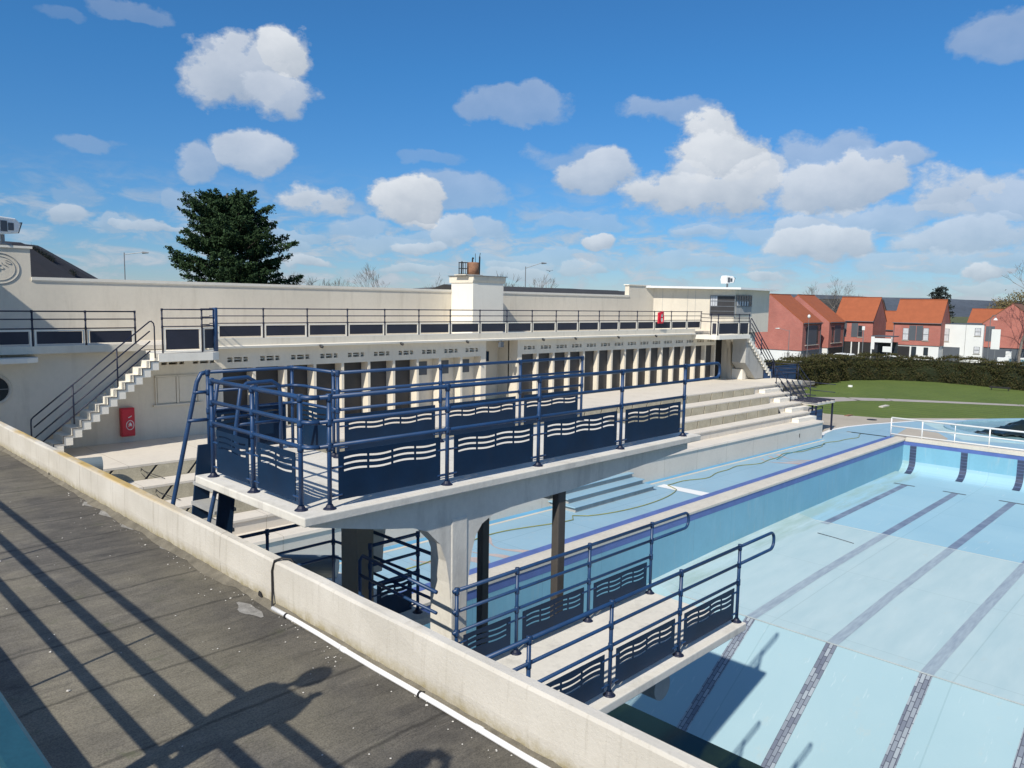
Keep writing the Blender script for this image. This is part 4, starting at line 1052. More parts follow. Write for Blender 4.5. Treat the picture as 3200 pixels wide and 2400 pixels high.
# ================================================================== DIVING TOWER
TW = empty('diving_tower', (6.5,7,0), label='concrete diving tower with upper and lower navy railed platforms', cat='diving tower')
tinv = Matrix.Translation(-TW.location)
def tpart(m, name, mat, **k):
    o = m.build(name, mat, TW, **k); o.matrix_parent_inverse = tinv; return o
m = M(); m.box(3.62, 10.64, 6.22, 8.62, 4.91, 5.0); m.box(4.14, 5.45, 8.62, 9.62, 4.91, 5.0)
tpart(m, 'upper_platform', MT['concrete'], bevel=.012)
# deep edge beams with haunches; outline in x,z
def beam(y0, y1):
    m = M(); pts = [(3.75,4.91),(3.75,4.86),(4.55,4.68),(5.0,4.60),(5.2,4.52),(5.38,4.34),(5.47,4.12),(5.52,3.85),(5.545,3.5),(5.785,3.5),(5.81,3.85),(5.86,4.15),(5.92,4.33),(6.02,4.45),(6.2,4.53),(6.5,4.56),(7.2,4.58),(7.62,4.59),(8.6,4.64),(10.46,4.78),(10.46,4.91)]
    # split into quads under the slab for clean faces
    top = 4.91
    vs = []; fs = []
    for p in pts[1:-1]:
        for y in (y0, y1): vs += [(p[0], y, p[1]), (p[0], y, top)]
    n = len(pts)-2
    for i in range(n-1):
        a = i*4; b = (i+1)*4
        fs += [(a,b,b+1,a+1),(a+2,a+3,b+3,b+2),(a,a+2,b+2,b)]
    fs += [(0,1,3,2),((n-1)*4,(n-1)*4+2,(n-1)*4+3,(n-1)*4+1)]
    m.add(vs, fs); return m
tpart(beam(6.35, 6.56), 'edge_beam', MT['concrete']); tpart(beam(8.0, 8.2), 'edge_beam', MT['concrete'])
for (x0, x1) in ((5.50,5.76),(7.43,7.60)):
    m = M(); m.box(x0+.01, x1-.01, 6.57, 7.99, 4.45, 4.905); tpart(m, 'cross_beam', MT['concrete'])
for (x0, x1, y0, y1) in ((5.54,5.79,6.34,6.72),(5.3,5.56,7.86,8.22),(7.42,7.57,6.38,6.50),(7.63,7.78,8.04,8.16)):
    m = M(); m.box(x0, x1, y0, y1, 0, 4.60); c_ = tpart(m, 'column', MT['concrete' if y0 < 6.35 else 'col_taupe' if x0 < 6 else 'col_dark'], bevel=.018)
# lower platform
m = M(); m.box(3.2, 8.88, 4.42, 5.97, 2.90, 3.0); m.box(3.2, 6.12, 7.36, 9.7, 2.90, 3.0); m.box(3.2, 5.0, 5.97, 7.36, 2.90, 3.0)
tpart(m, 'lower_platform', MT['concrete'], bevel=.012)
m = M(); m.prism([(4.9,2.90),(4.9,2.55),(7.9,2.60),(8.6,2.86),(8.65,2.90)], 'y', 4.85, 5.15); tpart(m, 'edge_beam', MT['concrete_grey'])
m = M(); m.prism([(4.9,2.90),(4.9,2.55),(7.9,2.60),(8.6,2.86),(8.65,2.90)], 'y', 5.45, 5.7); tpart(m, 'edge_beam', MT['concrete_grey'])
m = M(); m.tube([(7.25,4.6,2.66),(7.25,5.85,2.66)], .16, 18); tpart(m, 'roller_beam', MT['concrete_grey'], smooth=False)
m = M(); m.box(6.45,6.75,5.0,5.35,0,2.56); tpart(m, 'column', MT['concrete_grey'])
HU = (1.1,.86,.62)
def trail(pts, posts, z0, hs, **k):
    g = railing(TW, pts, posts, z0, hs, MT['navy'], pmat=MT['navy_dark'], **k); g.matrix_parent_inverse = tinv; return g
# upper: near side along x, then left end along y
trail([(3.87,6.36),(10.33,6.36)], [(3.98,6.36),(5.48,6.36),(6.98,6.36),(8.70,6.36),(10.33,6.36)], 5.0, HU, panel=(.07,.55), loop=1.05, tr=.021, pr=.023)
trail([(3.75,8.42),(3.75,6.52),(3.78,6.42),(3.87,6.36)], [(3.75,8.42),(3.75,7.46),(3.75,6.50)], 5.0, HU, panel=(.07,.55), tr=.022, pr=.024)
# far side with the stair bay
trail([(5.40,8.42),(10.33,8.42)], [(5.40,8.42),(7.12,8.42),(8.78,8.42),(10.33,8.42)], 5.0, HU, panel=(.07,.55), tr=.020, pr=.022)
trail([(4.15,9.42),(5.28,9.42),(5.36,9.36),(5.40,9.25),(5.40,8.42)], [(4.15,9.42),(5.32,9.42),(5.40,8.52)], 5.0, HU, panel=(.07,.60), tr=.020, pr=.022)
# ladder handles
for y in (8.68, 9.30):
    m = M()
    m.tube([(4.20,y,5.0),(4.14,y,5.4),(4.22,y,5.95),(4.30,y,6.01),(4.62,y,6.02),(4.72,y,5.96),(4.74,y,5.85),(4.74,y,5.0)], .026, 8); m.tube([(4.15,y,5.52),(4.74,y,5.52)], .02, 8)
    tpart(m, 'ladder_handle', MT['navy'], smooth=True)
ld_ = []
for y in (8.66, 9.34):
    a = M(); a.add([(3.98,y,5.20),(4.17,y,5.20),(3.94,y,2.98),(3.72,y,2.98),(3.98,y+.03,5.20),(4.17,y+.03,5.20),(3.94,y+.03,2.98),(3.72,y+.03,2.98)],
            [(0,1,2,3),(7,6,5,4),(0,4,5,1),(1,5,6,2),(2,6,7,3),(3,7,4,0)])
    ld_.append(a)
lad = tpart(ld_[0], 'ladder', MT['navy_dark']); ld_[1].build('stringer', MT['navy_dark'], lad)
for k in range(8):
    z = 4.76-.25*k; x = 3.83+.23*(z-2.98)/2.22
    a = M(); a.box(x-.12, x+.15, 8.69, 9.34, z-.04, z); a.build('tread', MT['concrete_grey'], lad)
m = M(); m.tube([(4.15,9.44,6.1),(4.08,9.45,6.08),(4.03,9.46,5.98),(3.70,9.49,4.46),(3.74,9.49,4.2),(3.76,9.49,3.0)], .028, 8)
for zz in (5.85,5.50): m.tube([(4.01-(6.0-zz)*.22,9.46,zz),(4.15,9.42,zz)], .022, 8)
tpart(m, 'ladder_handrail', MT['navy'], smooth=True)
m = M(); m.tube([(3.93,8.62,5.0),(3.88,8.62,4.88),(3.74,8.62,4.30),(3.74,8.62,2.98)], .026, 8)
tpart(m, 'ladder_handrail', MT['navy'], smooth=True)
# lower platform rails
HL = (.99,.76,.53)
trail([(4.2,4.53),(8.82,4.53)], [(4.9,4.53),(6.14,4.53),(7.45,4.53),(8.82,4.53)], 3.0, HL, panel=(.07,.47), loop=.95, tr=.019, pr=.021)
trail([(5.15,5.86),(8.82,5.86)], [(5.20,5.86),(6.12,5.86),(7.44,5.86),(8.82,5.86)], 3.0, HL, panel=(.07,.47), loop=.95, tr=.019, pr=.021)
trail([(5.29,7.56),(6.03,7.56)], [(5.29,7.56),(6.03,7.56)], 3.0, (1.05,.80,.55), panel=(.07,.55), tr=.019, pr=.021)
trail([(4.0,8.93),(5.58,8.93),(5.63,8.90),(5.65,8.8),(5.65,7.2),(5.65,6.8)], [(4.66,8.93),(5.62,8.90)], 3.0, (1.05,.72,.5), tr=.019, pr=.021)
m = M()
m.tube([(5.10,7.45,3.42),(5.10,7.50,3.5),(5.10,7.50,3.93),(5.10,7.44,4.0),(5.08,6.05,3.95)], .022, 8); m.tube([(5.10,7.45,3.42),(5.08,6.05,3.38)], .02, 8); m.tube([(5.10,7.5,3.75),(5.08,6.05,3.72)], .018, 8); m.tube([(5.10,7.46,3.0),(5.10,7.46,3.5)], .026, 8)
tpart(m, 'stair_handrail', MT['navy'], smooth=True)
# big grey pipes
def duct(name, a, b, r, lab):
    o = M().tube([a, b], r, 24).build(name, MT['grey_duct'], smooth=False)
    m2 = M().tube([Vector(b)-(Vector(b)-Vector(a)).normalized()*.12, Vector(b)+(Vector(b)-Vector(a)).normalized()*.004], r*1.04, 24)
    tag(o, lab, 'duct'); return o
duct('grey_duct', (3.4,21.35,2.78), (6.42,20.95,2.74), .20, 'grey round duct end sticking out above the cream terrace at the left')
duct('grey_duct', (4.5,10.3,3.3), (5.78,9.06,3.28), .16, 'thick grey round duct lying on the shaded lower platform beside the rear column')

# ================================================================== FOREGROUND BUILDING
PV_ = empty('poolside_building', (2,6,0), label='flat roofed building in front with dark felt roof and pale weathered parapet', cat='building')
pinv = Matrix.Translation(-PV_.location)
def ppart(m, name, mat, **k):
    o = m.build(name, mat, PV_, **k); o.matrix_parent_inverse = pinv; return o
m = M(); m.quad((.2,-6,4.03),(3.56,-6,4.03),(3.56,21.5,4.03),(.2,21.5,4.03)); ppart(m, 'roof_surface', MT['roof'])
m = M(); m.box(-3,3.64,-6,21.5,0,4.00); ppart(m, 'outer_wall', MT['cream'])
m = M(); nseg = 46; rnd = random.Random(3)
ys_ = [-6+27.5*i/nseg for i in range(nseg+1)]
vs = []; fs = []
for i, y in enumerate(ys_):
    j = rnd.uniform(-.006,.006); k = rnd.uniform(-.006,.006)
    prof = [(3.56,4.0),(3.545+j,4.2),(3.55+k,4.475+j),(3.57,4.497+k),(3.645,4.503+j),(3.668+j,4.485),(3.67,4.0)]
    vs += [(a,y,b) for a, b in prof]
for i in range(nseg):
    for k in range(6): fs.append((i*7+k,i*7+k+1,(i+1)*7+k+1,(i+1)*7+k))
m.add(vs, fs); par = ppart(m, 'parapet', MT['parapet'])
for (y, s_) in ((6.95,1.0),(14.2,.8)):
    a = M(); a.poly([(3.538, y+.045*s_*cos(t), 4.035+.085*s_*max(0,sin(t))*(1+.15*cos(t))) for t in [pi*i/12 for i in range(13)]]); a.build('drain_hole', MT['dark'], par)
for y in (7.85,12.6):
    a = M(); a.tube([(3.545,y,4.05),(3.543,y+.01,4.25),(3.546,y-.005,4.47),(3.57,y,4.503),(3.64,y+.004,4.508)], .0022, 4); a.build('joint', MT['parapet'], par)
# fillet of mortar at the foot
m = M(); vs = []; fs = []; n = 220
for i in range(n+1):
    y = -5+23*i/n; w = .035+.03*abs(sin(y*1.7)*sin(y*.63))+rnd.uniform(0,.02)
    if 7.5 < y < 12: w += .05*abs(sin(y*2.2))
    vs += [(3.56,y,4.075+rnd.uniform(-.01,.01)),(3.55-w,y,4.033)]
for i in range(n): fs.append((i*2,i*2+1,i*2+3,i*2+2))
m.add(vs, fs); ppart(m, 'mortar_fillet', surf('crumbling_mortar',(.20,.18,.14),.95,.35,6,.3))
m = M()
for (cx, cy, rr) in ((3.34,6.78,.13),(3.47,10.4,.10),(3.47,11.2,.12),(3.45,11.9,.1),(3.48,9.2,.07)):
    m.poly([(cx+rr*.6*cos(t)*(1+.25*sin(3*t+cx*9)), cy+rr*1.7*sin(t)*(1+.2*cos(4*t)), 4.034) for t in [2*pi*i/18 for i in range(18)]])
ppart(m, 'mortar_patch', surf('pale_mortar',(.34,.33,.31),.95,.35,14,.4))
m = M(); 
for i in range(230):
    y = rnd.uniform(1.2,13); near = rnd.random() < .62
    x = 3.5-abs(rnd.gauss(0,.10)) if near else rnd.uniform(1.5,3.5)
    r_ = rnd.uniform(.0035,.010) if rnd.random() < .88 else rnd.uniform(.01,.02)
    vs = [(x+r_*a*rnd.uniform(.6,1.3), y+r_*b*rnd.uniform(.6,1.3), 4.034+r_*.7*c) for a, b, c in ((1,0,.3),(0,1,.3),(-1,0,.3),(0,-1,.3),(0,0,1.1),(0,0,-.2))]
    m.add(vs, [(0,1,4),(1,2,4),(2,3,4),(3,0,4),(1,0,5),(2,1,5),(3,2,5),(0,3,5)])
tag(m.build('roof_grit', MT['pebble']), 'scattered white chips and grit on the dark felt roof', 'grit', kind='stuff')
# conduit and cable
cd = empty('conduit_pipe', (3.5,4,4.05), label='white plastic conduit running along the foot of the parapet', cat='pipe')
m = M(); pts = [(0,2.62-.42*i,.006*sin(i*1.3)) for i in range(26)]; m.tube([(x+.006*sin(k*.7),y,z+.0) for k,(x,y,z) in enumerate(pts)], .0215, 12)
m.build('pipe', MT['pipe_white'], cd, smooth=True)
for y in (2.36,.35,-1.1):
    m = M(); m.tube([(0,y-.012,0),(0,y+.012,0)], .028, 12); m.box(.0,.055,y-.01,y+.01,-.01,.012); m.build('clip', MT['black'], cd)
for y in (1.4,-.3): M().tube([(0,y-.04,0),(0,y+.04,0)], .0245, 12).build('coupling', MT['pipe_white'], cd, smooth=True)
m = M(); m.tube([(3.5,6.60,4.05),(3.515,6.66,4.06),(3.53,6.68,4.2),(3.535,6.69,4.40),(3.545,6.66,4.50),(3.60,6.62,4.525),(3.66,6.55,4.52),(3.69,6.5,4.45),(3.70,6.48,4.2)], .011, 8)
tag(m.build('cable', MT['black'], smooth=True), 'black cable looped over the pale parapet at the end of the conduit', 'cable')
m = M(); m.tube([(3.69,3.25,4.44),(3.69,-3,4.44)], .022, 8); tag(m.build('yellow_pipe', MT['yellow'], smooth=True), 'thin yellow pipe along the outer side of the parapet', 'pipe')
# viewing terrace at the left with its railing
m = M(); m.box(-3, .36, -6, 21.5, 4.0, 5.04); ppart(m, 'viewing_terrace', MT['concrete'])
m = M(); m.box(.32,.40,-6,21,6.045,6.085); gr = ppart(m, 'handrail', MT['rail_teal'], bevel=.012)
m = M(); m.tube([(.36,-6,5.71),(.36,21,5.71)], .040, 8); m.tube([(.36,-6,5.36),(.36,21,5.36)], .036, 8); m.build('rail_tube', MT['navy'], gr)
for y in (-3.7,-.4,6.2,9.5,12.8,16.1):
    m = M(); m.tube([(.36,y,5.04),(.36,y,6.05)], .016, 8); m.build('post', MT['navy'], gr)
PVM = None

# ================================================================== PEOPLE on the viewing terrace (their shadows fall on the roof)
def person(name, loc, rz, joints, radii, edges, lab, head, head_r=.105, lookdir=(1,0)):
    me = bpy.data.meshes.new('body'); me.from_pydata(joints, edges, []); 
    o = bpy.data.objects.new(name, me); COL.objects.link(o)
    o.location = loc; o.rotation_euler = (0,0,rz)
    sk = o.modifiers.new('skin', 'SKIN'); sk.use_smooth_shade = True
    for i, r_ in enumerate(radii): me.skin_vertices[0].data[i].radius = r_ if isinstance(r_, tuple) else (r_, r_)
    me.skin_vertices[0].data[0].use_root = True
    ss = o.modifiers.new('sub', 'SUBSURF'); ss.levels = 2; ss.render_levels = 2
    me.materials.append(MT['coat'])
    tag(o, lab, 'person')
    hx, hy, hz = head
    h = M(); n = 12; vs = []; fs = []
    for i in range(n+1):
        t = pi*i/n
        for k in range(20):
            a = 2*pi*k/20; rr = head_r*sin(t)*(.86 if sin(a)**2 > .5 else 1.0)
            x = hx+rr*cos(a)*(1.08); y = hy+rr*sin(a)*.84; z = hz+head_r*1.28*cos(t)
            if cos(a) > .97 and abs(z-hz+.01) < .035: x += .028
            if z < hz-.04: x += (hz-.04-z)*.18
            vs.append((x,y,z))
    for i in range(n):
        for k in range(20): fs.append((i*20+k,(i+1)*20+k,(i+1)*20+(k+1)%20,i*20+(k+1)%20))
    h.add(vs, fs); h.build('face', MT['skin'], o, smooth=True)
    h = M(); h.ball((hx-.012,hy,hz+.03), head_r*1.07, 10, 1.2)
    h.v = [(min(x, hx+.07), y, z) if z > hz+.05 else (min(x, hx-.01), y, max(z, hz-.10)) for x, y, z in h.v]
    h.build('hair', MT['hair'], o, smooth=True)
    h = M()
    for s_ in (-1,1): h.ball((hx-.0,hy+s_*head_r*.86,hz-.005), .024, 5, 1.4); 
    h.build('ear', MT['skin'], o, smooth=True)
    h = M()
    for s_ in (-1,1): h.ball((hx+head_r*1.0,hy+s_*.034,hz+.015), .012, 5)
    h.build('eye', MT['black'], o, smooth=True)
    h = M(); h.tube([(hx+head_r*1.03,hy-.025,hz-.062),(hx+head_r*1.06,hy,hz-.065),(hx+head_r*1.03,hy+.025,hz-.062)], .006, 5); h.build('mouth', MT['red'], o)
    return o
def hand(o, c, d, up, s):
    """palm, four bent fingers, thumb"""
    c = Vector(c); d = Vector(d).normalized(); up = Vector(up).normalized(); w = d.cross(up).normalized()
    h = M(); 
    h.tube([c-d*.05, c-d*.01, c+d*.04], .030, 8)
    for k, L in enumerate((.060,.070,.066,.052)):
        b = c+d*.04+w*(.024-.016*k)
        h.tube([b-d*.02, b+d*L*.45-up*.004, b+d*L*.8-up*.022, b+d*L*.85-up*.045], .0085, 6, r2=.0065)
    h.tube([c-d*.01+w*.026*s, c+d*.02+w*.055*s-up*.01, c+d*.045+w*.058*s-up*.028], .0095, 6)
    h.build('hand', MT['skin'], o, smooth=True)
# leaning on the handrail, forearms over it
j = [(0,0,.95),(.10,0,1.15),(.22,0,1.36),(.27,0,1.44),(0,.10,.90),(.03,.11,.48),(-.03,.12,.06),(.10,.13,.035),(0,-.10,.90),(-.04,-.11,.48),(-.13,-.12,.06),(0,-.13,.035),(.22,.19,1.36),(.34,.25,1.12),(.62,.16,1.12),(.22,-.19,1.36),(.34,-.26,1.12),(.60,-.16,1.12)]
ed = [(0,1),(1,2),(2,3),(0,4),(4,5),(5,6),(6,7),(0,8),(8,9),(9,10),(10,11),(2,12),(12,13),(13,14),(2,15),(15,16),(16,17)]
rd_ = [(.25,.16),(.26,.16),(.22,.14),.095,.09,.065,.045,.035,.09,.065,.045,.035,.07,.052,.034,.07,.052,.034]
pa = person('person', (-.02,4.30,5.04), R(5), j, rd_, ed, 'person in a dark coat leaning with both forearms on the terrace handrail', (.34,0,1.56))
hand(pa, (.68,.14,1.115), (1,-.1,0), (0,0,1), 1); hand(pa, (.66,-.14,1.115), (1,.1,0), (0,0,1), -1)
j = [(0,0,.95),(.01,0,1.18),(.02,0,1.42),(.03,0,1.52),(0,.10,.90),(.02,.11,.48),(-.02,.12,.06),(.12,.13,.035),(0,-.10,.90),(.02,-.11,.48),(-.03,-.12,.06),(.11,-.13,.035),(.02,.19,1.42),(.16,.27,1.20),(.38,.12,1.36),(.02,-.19,1.42),(.16,-.28,1.20),(.38,-.12,1.36)]
pb_ = person('person', (-.10,2.80,5.13), R(0), j, rd_, ed, 'person in a dark coat standing upright and holding up a phone in both hands', (.05,0,1.66))
hand(pb_, (.42,.10,1.40), (.6,-.3,.8), (1,0,-.3), 1); hand(pb_, (.42,-.10,1.40), (.6,.3,.8), (1,0,-.3), -1)
m = M(); m.box(.36,.372,2.72,2.88,6.56,6.65); tag(m.build('phone', MT['black'], bevel=.004), 'black phone held up by the standing person', 'phone')

# ================================================================== HEDGE
def leaf_cards(m, pts, size, rnd, flat=.0):
    for p in pts:
        s = size*rnd.uniform(.6,1.3)
        a = Vector((rnd.gauss(0,1),rnd.gauss(0,1),rnd.gauss(0,1))).normalized(); b = a.orthogonal().normalized(); c = a.cross(b)
        t = rnd.uniform(0,pi); b, c = b*cos(t)+c*sin(t), c*cos(t)-b*sin(t)
        P = Vector(p); m.v += [tuple(P-b*s), tuple(P-c*s*.45), tuple(P+b*s), tuple(P+c*s*.45)]
        n = len(m.v)-4; m.f.append((n,n+1,n+2,n+3)); m.mi.append(0)
rnd = random.Random(11)
hl = [(58.0,30.3),(63.3,28.6),(68,28.7),(76.5,28.9),(80.5,26.3),(82.3,22.8),(81.6,18),(80.2,14.5),(78.6,8),(77,0),(75,-8)]
HG = empty('hedge', (74,24,0), label='long dense dark green clipped hedge curving behind the lawn', cat='hedge'); hinv = Matrix.Translation(-HG.location)
core = M(); lv = M(); lens = []
dep = 2.2
def hpoint(t):
    L = 0
    for a, b in zip(hl[:-1], hl[1:]):
        A_ = Vector(a); B_ = Vector(b); d = (B_-A_).length
        if t <= L+d or b == hl[-1]:
            q = A_+(B_-A_)*((t-L)/d); dd = (B_-A_).normalized(); return q, Vector((-dd.y, dd.x)), dd
        L += d
HLEN = sum((Vector(b)-Vector(a)).length for a, b in zip(hl[:-1], hl[1:]))
prev = None; NS = 70; vs = []; fs = []
for i in range(NS+1):
    q, nn_, dd = hpoint(HLEN*i/NS)
    for (o_, z) in ((.12,-.1),(.02,1.1),(.25,1.95),(dep*.5,2.08),(dep,1.9),(dep,-.1)):
        vs.append((q.x+nn_.x*o_+rnd.uniform(-.1,.1), q.y+nn_.y*o_, z+rnd.uniform(-.05,.05)))
for i in range(NS):
    for k in range(5): fs.append((i*6+k,(i+1)*6+k,(i+1)*6+k+1,i*6+k+1))
core.add(vs, fs); o = core.build('branch_mass', MT['hedge_core'], HG); o.matrix_parent_inverse = hinv
pts = []
for i in range(62000):
    t = rnd.uniform(0,HLEN); q, nn_, dd = hpoint(t)
    if rnd.random() < .62:
        z = 2.28*rnd.random()**.9; o_ = .06-.25*abs(sin(t*1.1))*.5+rnd.gauss(0,.10)+.12*sin(t*2.3+z*2)+(.22 if z > 1.9 else 0)-.04*sin(z*4)
    else:
        o_ = rnd.uniform(0,dep*.9); z = 2.26+abs(rnd.gauss(0,.11))+.12*sin(t*.9)+.07*sin(t*2.7)+.05*sin(t*6.1)
    pts.append((q.x+nn_.x*o_, q.y+nn_.y*o_, z))
leaf_cards(lv, pts, .078, rnd); o = lv.build('foliage', MT['hedge'], HG); o.matrix_parent_inverse = hinv

# ================================================================== TREES
def conifer(name, base, H, Rr, lab, seed, n=46, dens=420, mat='needle', size=.26, low=.12):
    rnd = random.Random(seed); e = empty(name, base, 0, label=lab, cat='tree')
    t = M(); t.tube([(0,0,0),(.1,0,H*.35),(-.05,.1,H*.7),(0,0,H*.98)], H*.022, 8, r2=.04); t.build('trunk', MT['bark'], e, smooth=True)
    b = M(); f = M(); pts = []
    for i in range(n):
        h = H*(low+(.97-low)*(i/n)**.9); fr = max(0, (h/H-low)/(1-low))
        L = Rr*(1-fr**1.6)**.8*(.78+.34*rnd.random())+.25; a = i*2.39996+rnd.uniform(-.25,.25)
        up = .10+.30*fr+rnd.uniform(-.08,.15)
        end = Vector((cos(a)*L, sin(a)*L, h+L*up)); st = Vector((0,0,h))
        mid = st.lerp(end,.5)-Vector((0,0,L*.06))
        b.tube([st, mid, end], .07*(1-fr)+.02, 5, r2=.012)
        cl = max(3, int(L*2.2))
        for k in range(cl):
            u = .25+.75*(k+rnd.random())/cl; c = (st.lerp(mid,u*2) if u < .5 else mid.lerp(end,(u-.5)*2)) + Vector((rnd.gauss(0,.28),rnd.gauss(0,.28),rnd.gauss(.05,.13)))*(.5+.16*L)
            rx = .50+.10*L*(1-.3*u); 
            for q in range(int(dens/cl*.55)):
                g = Vector((rnd.gauss(0,1),rnd.gauss(0,1),rnd.gauss(0,.42)))*rx*.5
                pts.append(c+g+Vector((0,0,-.10*g.length)))
    b.build('limb', MT['bark'], e)
    leaf_cards(f, pts, size, rnd); f.build('crown', MT[mat], e)
    return e
def big_conifer(base, lab, seed):
    rnd = random.Random(seed); e = empty('pine_tree', base, 0, label=lab, cat='tree')
    t = M(); t.tube([(0,0,0),(.1,0,5),(-.3,.2,10),(-.5,.3,13.6)], .32, 8, r2=.05); t.build('trunk', MT['bark'], e, smooth=True)
    b = M(); pts = []; tips = []
    n = 95
    for i in range(n):
        fr = (i/n)**.85; h = 6.2+6.8*fr; a = i*2.39996+rnd.uniform(-.35,.35)
        L = 4.15*(1-fr)**.44*rnd.uniform(.62,1.12)*(.86+.14*min(1,fr/.14))+.3
        st = Vector((-.5*fr, .3*fr, h)); rise = .02+.55*fr**1.5+rnd.uniform(-.05,.16)
        end = st+Vector((cos(a)*L, sin(a)*L, L*rise)); mid = st.lerp(end,.5)-Vector((0,0,L*.05))
        b.tube([st, mid, end], .07*(1-fr)+.02, 4, r2=.012)
        side = Vector((-sin(a), cos(a), 0))
        k = int(5+L*5)
        for j in range(k):       # flat sprays of foliage along the limb, each ending in an upturned tip
            u = .22+.78*(j+rnd.random())/k; c = (st.lerp(mid,u*2) if u < .5 else mid.lerp(end,(u-.5)*2))
            w = (.20+.30*L*(1-u)**.7*.6+.22); q0 = c+side*rnd.uniform(-w,w)*1.15+Vector((0,0,rnd.gauss(0,.06)))
            tip = q0+(end-st).normalized()*rnd.uniform(.25,.55)+Vector((0,0,rnd.uniform(.04,.32)))
            for q in range(50):
                v = rnd.random(); rr = .17*(1-v*.75)
                pts.append(q0.lerp(tip, v)+Vector((rnd.gauss(0,rr),rnd.gauss(0,rr),rnd.gauss(0,rr*.65))))
    for (dx, dz) in ((-1.3,12.9),(-.2,13.35),(.8,12.8),(-2.2,12.2),(1.8,12.0)):
        for q in range(420):
            v = rnd.random(); rr = .10+.55*(1-v)
            pts.append(Vector((dx*.7+rnd.gauss(0,rr*.6), -dx*.7+rnd.gauss(0,rr*.6), dz-1.6+1.75*v)))
    b.build('limb', MT['bark'], e)
    f = M(); leaf_cards(f, pts, .095, rnd); f.build('crown', MT['needle'], e)
big_conifer((23.1,47.5,0), 'large dark conifer rising behind the long cream terrace wall', 5)
conifer('spruce_tree', (154.2,42.7,0), 11.4, 3.0, 'small pointed dark conifer on the skyline above the right orange roof', 8, n=40, dens=170, mat='needle2', size=.22)
def bare_tree(name, base, H, lab, seed, spread=.42, mat='bark_far', r0=.16, lev=6, group=None, twig=.012):
    rnd = random.Random(seed); e = empty(name, base, 0, label=lab, cat='tree', group=group); t = M(); c = M()
    def grow(p, d, L, r, k):
        q = p+d*L; mid = p.lerp(q,.5)+Vector((rnd.gauss(0,.04),rnd.gauss(0,.04),0))*L
        (t if k <= 1 else c).tube([p,mid,q], r, 5 if k < 2 else 3, False, r2=r*.68)
        if k >= lev: return
        for _ in range(2 if k < 1 else rnd.choice((2,3))):
            nd = (d+Vector((rnd.gauss(0,spread),rnd.gauss(0,spread),rnd.gauss(.12,spread*.5)))).normalized()
            grow(q, nd, L*rnd.uniform(.62,.86), max(twig, r*.62), k+1)
    grow(Vector((0,0,0)), Vector((0,0,1)), H*.27, r0, 0)
    t.build('trunk', MT[mat], e); c.build('crown', MT[mat], e); return e
bare_tree('bare_tree', (105.8,20.2,0), 13.0, 'tall leafless tree at the right edge in front of the old brick house', 21, r0=.22, lev=7)
for i, (x, y, H, l_) in enumerate(((49.5,78.1,10.4,'leafless tree tips over the cream wall right of the big conifer'),(45.2,81.5,10.2,'leafless tree tips over the cream wall nearest the big conifer'),(54.5,75.5,9.9,'thin leafless twigs over the wall left of the chimney stack'),(60.2,73.0,9.4,'sparse leafless twigs over the wall closest to the chimney stack'),
        (56.2,57.0,11.0,'leafless tree directly right of the chimney stack'),(59.6,54.6,10.2,'leafless tree around the lamp post beyond the slate roof'),(147.8,63.5,13.2,'leafless tree above the first orange roof'),(152.2,59.0,12.6,'leafless tree above the dip in the orange roofs'),(149.5,61.2,12.0,'leafless tree between the two taller bare trees over the orange roofs'))):
    bare_tree('bare_tree', (x,y,0), H+(1.3 if i < 4 else .2), l_, 40+i, spread=.33, r0=.13, lev=6, group='leafless trees on the skyline')
e = empty('budding_tree', (151,28.5,0), 0, label='broad brownish olive budding tree behind the right houses', cat='tree')
t = M(); t.tube([(0,0,0),(0,.2,4)], .4, 8, r2=.25); t.build('trunk', MT['bark'], e)
f = M(); pts = []; r2_ = random.Random(4)
for k in range(90):
    a = r2_.uniform(0,pi); rr = r2_.random()**.5; c = Vector((r2_.uniform(-2,2), 6.2*rr*cos(a), 4.2+5.9*rr*sin(a)))
    for q in range(120): pts.append(c+Vector((r2_.gauss(0,.6),r2_.gauss(0,.6),r2_.gauss(0,.45))))
leaf_cards(f, pts, .17, r2_); f.build('crown', MT['olive'], e)
# shrubs on the slag heap flank
for i, px in enumerate((118,128,139,150,158,166,174,232,239)):
    p = far_pt(px, 330); e = empty('heap_shrub', (p.x,p.y,0), 0, label='dark shrub on the ridge of the slag heap behind the left wall', cat='shrub', group='shrubs on the slag heap')
    H = 28.2-(px-105)*.088; m = M(); r3_ = random.Random(i)
    leaf_cards(m, [Vector((r3_.gauss(0,.55),r3_.gauss(0,.55),H+r3_.gauss(0,.55))) for _ in range(150)], .25, r3_); m.build('crown', MT['needle2'], e)
    m = M(); m.tube([(0,0,H-1.2),(0,0,H)], .10, 5); m.build('trunk', MT['bark'], e)
# low garden shrubs between hedge and houses
r3_ = random.Random(9)
for i in range(16):
    y = 22+i*1.25; x = 91.5-.15*i+r3_.uniform(-.5,.5); e = empty('garden_shrub', (x,y,0), 0, label='low leafless garden shrub showing above the hedge in front of the houses', cat='shrub', group='garden shrubs before the houses')
    m = M()
    for k in range(26):
        a = r3_.uniform(0,2*pi); h = r3_.uniform(.9,1.7); m.tube([(0,0,.0),(.25*cos(a),.25*sin(a),h*.6),(.55*cos(a)*r3_.random(),.55*sin(a)*r3_.random(),h+.1)], .018, 3)
    leaf_cards(m, [Vector((r3_.gauss(0,.4),r3_.gauss(0,.4),r3_.uniform(.7,1.6))) for _ in range(60)], .07, r3_); m.build('branches', MT['bark_far'], e)

